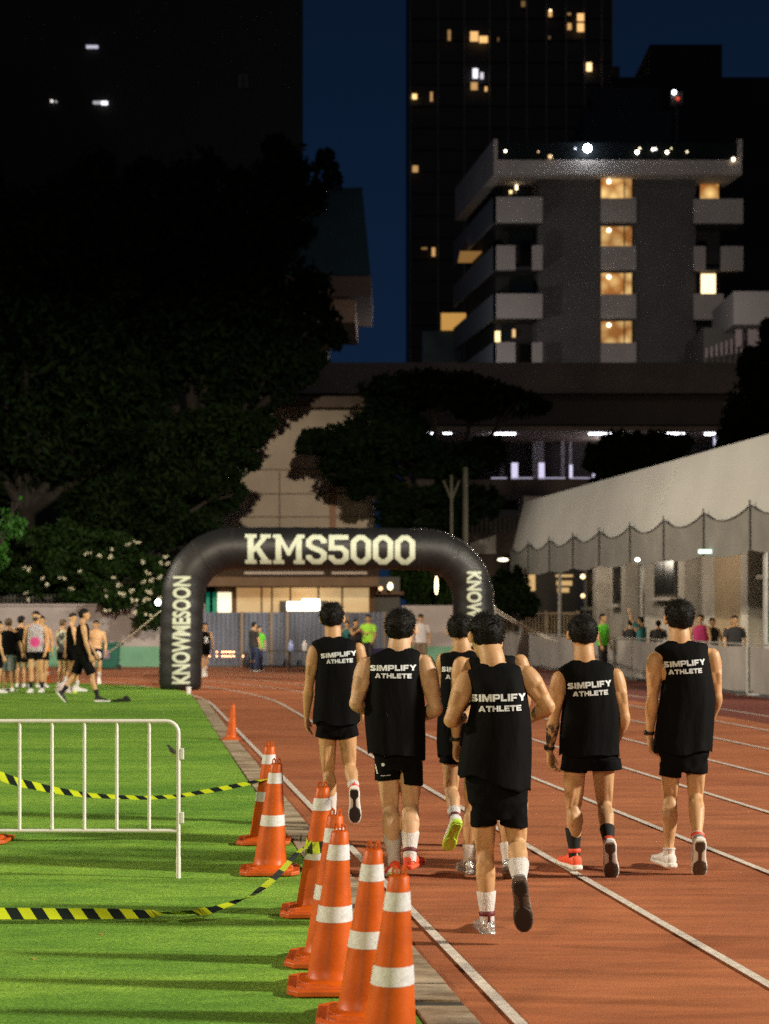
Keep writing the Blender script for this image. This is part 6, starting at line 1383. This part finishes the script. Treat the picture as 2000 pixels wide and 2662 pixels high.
# ================================================================== TREES
def leaves_mesh(name, blobs, Y, n, size, m, parent, seed=0, dz=0.8, gap=0.35, shell=0.55):
    rs_ = np.random.RandomState(seed); pts = []
    w_ = np.array([b[2]*b[3] for b in blobs], float); w_ /= w_.sum()
    V = []; cnt = 0
    idx = rs_.choice(len(blobs), int(n*1.8), p=w_)
    for i in idx:
        px, py, rx, ry = blobs[i][:4]; yo = blobs[i][4] if len(blobs[i]) > 4 else 0
        d = rs_.normal(size=3); d /= np.linalg.norm(d); r = (shell+(1-shell)*rs_.rand())*(0.92+0.16*rs_.rand())
        if rs_.rand() < 0.35: r = rs_.rand()**0.5
        Yc = Y+yo; c = P(px+d[0]*rx*r, py+d[2]*ry*r, Yc); c.y += d[1]*rx*Yc/F*dz*r
        if noise.noise(Vector((c.x*0.9, c.y*0.9, c.z*0.9+seed)))*1.0+noise.noise(Vector((c.x*2.4, c.y*2.4, c.z*2.4+seed)))*0.5 < gap*0.5-0.35: continue
        V.append((c.x, c.y, c.z)); cnt += 1
        if cnt >= n: break
    V = np.array(V); N = len(V)
    a = rs_.normal(size=(N,3)); a[:,2] -= 0.4; a /= np.linalg.norm(a, axis=1)[:,None]
    b = rs_.normal(size=(N,3)); b -= a*(a*b).sum(1)[:,None]; b /= np.linalg.norm(b, axis=1)[:,None]
    s = size*(0.6+0.8*rs_.rand(N))[:,None]; nn = np.cross(a, b)
    q = np.stack([V-a*s, V+b*s*0.42+nn*s*0.15, V+a*s, V-b*s*0.42+nn*s*0.15], 1).reshape(-1,3)
    me = bpy.data.meshes.new(name); me.vertices.add(4*N); me.vertices.foreach_set('co', q.ravel())
    me.loops.add(4*N); me.loops.foreach_set('vertex_index', np.arange(4*N)); me.polygons.add(N); me.polygons.foreach_set('loop_start', np.arange(0,4*N,4)); 
    try: me.polygons.foreach_set('loop_total', np.full(N,4))
    except Exception: pass
    me.update(calc_edges=True); me.validate()
    return link(name, me, m, parent, False)
def tree(label, base, blobs, Y, n, size, m='leaf', seed=0, r0=0.25, cat='tree', gap=0.35, group=None, name='tree'):
    bx = P(base, HY, Y).x; r = root(name, (bx, Y, 0), label, cat, group)
    rq = random.Random(seed); big = list(blobs)
    for b in big:
        for _ in range(7):
            a = rq.uniform(0, 2*PI); k_ = rq.uniform(0.18, 0.38); b_ = [b[0]+math.cos(a)*b[2]*rq.uniform(0.7, 1.02), b[1]+math.sin(a)*b[3]*rq.uniform(0.7, 1.02), b[2]*k_, b[3]*k_*1.1, rq.uniform(-1.0, 1.0)]
            blobs = blobs+[b_]
    leaves_mesh('crown', blobs, Y, n, size, M[m], r, seed, gap=gap)
    blobs = big
    mb = MB(); low = min(P(0, b[1]+b[3]*0.4, Y).z for b in blobs); fork = Vector((bx+0.1, Y, max(1.2, low*0.8)))
    mb.tube([(bx, Y, -0.02), (bx+0.05, Y, 0.4), ((bx+fork.x)/2+0.05, Y+0.05, fork.z*0.55), fork], [r0*1.35, r0*1.05, r0*0.9, r0*0.75], 12)
    for b in blobs:
        e = P(b[0], b[1], Y+(b[4] if len(b) > 4 else 0)); m1 = fork.lerp(e, 0.5)+Vector((random.uniform(-.3,.3), random.uniform(-.3,.3), 0.3))
        mb.tube([fork-Vector((0,0,0.1)), m1, e], [r0*0.55, r0*0.33, r0*0.12], 8)
        for _ in range(4):
            e2 = e+Vector((random.uniform(-1,1)*b[2]*Y/F*0.7, random.uniform(-1,1)*0.6, random.uniform(-1,1)*b[3]*Y/F*0.6)); mb.tube([m1.lerp(e, 0.6), e.lerp(e2, 0.6), e2], [r0*0.16, r0*0.1, r0*0.04], 6)
    mb.build('trunk', M['bark'], r, smooth=True)
    return r
tree('great dark tree towering beside the sky gap left of centre', 520, [(560,600,190,160),(760,450,105,75),(700,560,130,120),(620,760,220,150),(800,860,95,90),(470,880,230,150),(690,970,130,75),(420,560,160,140),(330,760,180,160),(840,415,30,26),(880,880,26,30),(610,1070,105,50)], 60, 42000, 0.17, 'leaf', 3, 0.45, gap=0.2)
tree('great dark tree filling the left edge above the wall', 60, [(60,900,240,200),(-60,640,200,200),(200,620,190,180),(120,1150,200,130),(260,1050,180,140),(-80,1180,150,130),(380,1150,140,110)], 57, 36000, 0.16, 'leaf', 5, 0.42, gap=0.2)
tree('dark tree with low branches hanging over the wall left of the arch', 330, [(520,1180,150,90),(430,1300,150,100),(590,1270,42,60),(300,1330,150,90),(560,1120,150,60),(655,1115,60,35),(480,1420,70,50)], 54, 26000, 0.12, 'leaf', 9, 0.26, gap=0.3)
tree('tree with bright green leaves at the left picture edge', -60, [(-10,1350,60,35),(20,1385,40,18),(-30,1440,60,50),(45,1305,28,14)], 48, 2200, 0.085, 'leaf3', 11, 0.16, gap=0.5)
pb = tree('flowering tree with white blossom clusters in front of the wall left of the arch', 235, [(250,1480,150,80,1),(120,1515,110,50,1),(340,1500,100,65,1),(60,1490,90,50,1),(300,1565,50,26,-2.2),(400,1590,50,30,-2.4),(385,1620,38,20,-2.6),(180,1420,140,60,1),(425,1560,28,40,-2.4)], 51.6, 26000, 0.09, 'leaf2', 13, 0.14, gap=0.25, name='flowering_tree')
rs_ = random.Random(5); mb = MB()
fl_pos = [(294,1430),(284,1447),(228,1440),(262,1447),(430,1448),(418,1464),(432,1466),(209,1487),(163,1501),(114,1502),(70,1480),(222,1505),(300,1502),(310,1521),(258,1528),(275,1531),(348,1538),(389,1540),(384,1488),(396,1508),(371,1512),(317,1545),(70,1540),(75,1559),(236,1550),(350,1560),(417,1555),(381,1560),(279,1585),(218,1565),(360,1594),(388,1600),(376,1461),(357,1408),(332,1413),(418,1500),(62,1478),(128,1520),(186,1532)]
extra = [(rs_.uniform(60,420), rs_.uniform(1420,1600)) for _ in range(22)]
for px, py in fl_pos[::1]+extra[:2]:
    big = (px, py) not in extra
    c = P(px, py, (48.5 if (px > 270 and py > 1535) else 50.9)+rs_.uniform(-0.2,0.2))
    for _ in range(rs_.choice([3,4,5]) if big else 1):
        q = c+Vector((rs_.uniform(-.10,.10), rs_.uniform(-.06,.06), rs_.uniform(-.05,.05))); a0 = rs_.uniform(0, 6); nr = Vector((rs_.uniform(-.4,.4), -1, rs_.uniform(-.2,.6))).normalized()
        u_ = nr.cross(Vector((0,0,1))).normalized(); v_ = nr.cross(u_)
        for kk in range(5):
            a = a0+kk*2*PI/5; d = u_*math.cos(a)+v_*math.sin(a); e = u_*math.cos(a+PI/2)+v_*math.sin(a+PI/2)
            mb.add([q, q+d*0.028+e*0.014, q+d*0.05+nr*0.008, q+d*0.028-e*0.014], [(0,1,2,3)])
mb.build('blossoms', M['petal'], pb)
tree('dark spreading tree between the tan building and the concourse lamps', 1130, [(1010,1100,85,60),(900,1150,120,45),(1000,1170,150,70),(1235,1040,120,50),(1335,1050,80,38),(1120,1010,190,45),(960,1240,75,45),(1190,1200,120,48),(880,1230,45,28),(830,1150,60,30),(1030,1320,60,90),(1270,1165,55,28),(1120,1330,110,70),(1250,1300,55,45)], 62, 40000, 0.15, 'leaf', 17, 0.35, gap=0.3)
tree('dark tree poking up behind the canopy ridge on the right', 1640, [(1640,1200,110,75),(1720,1180,70,60),(1560,1200,40,40),(1690,1250,90,50)], 66, 16000, 0.15, 'leaf', 19, 0.25, gap=0.25)
tree('dark tree at the right picture edge above the canopy', 1960, [(1960,1080,80,100),(1990,980,60,110),(1920,1140,60,50),(2030,880,50,70)], 68, 16000, 0.15, 'leaf', 23, 0.25, gap=0.35)
tree('dark shrub just right of the arch shoulder', 1335, [(1330,1530,50,60),(1300,1570,40,40),(1370,1570,35,35),(1325,1490,25,30)], 55, 9000, 0.09, 'leaf', 29, 0.12, cat='shrub', gap=0.1, name='shrub')
tree('small dark tree seen through the right half of the arch', 1150, [(1090,1510,60,45),(1160,1500,50,60),(1110,1550,45,30),(1060,1490,40,30)], 58, 8000, 0.10, 'leaf2', 31, 0.12, cat='tree', gap=0.3)
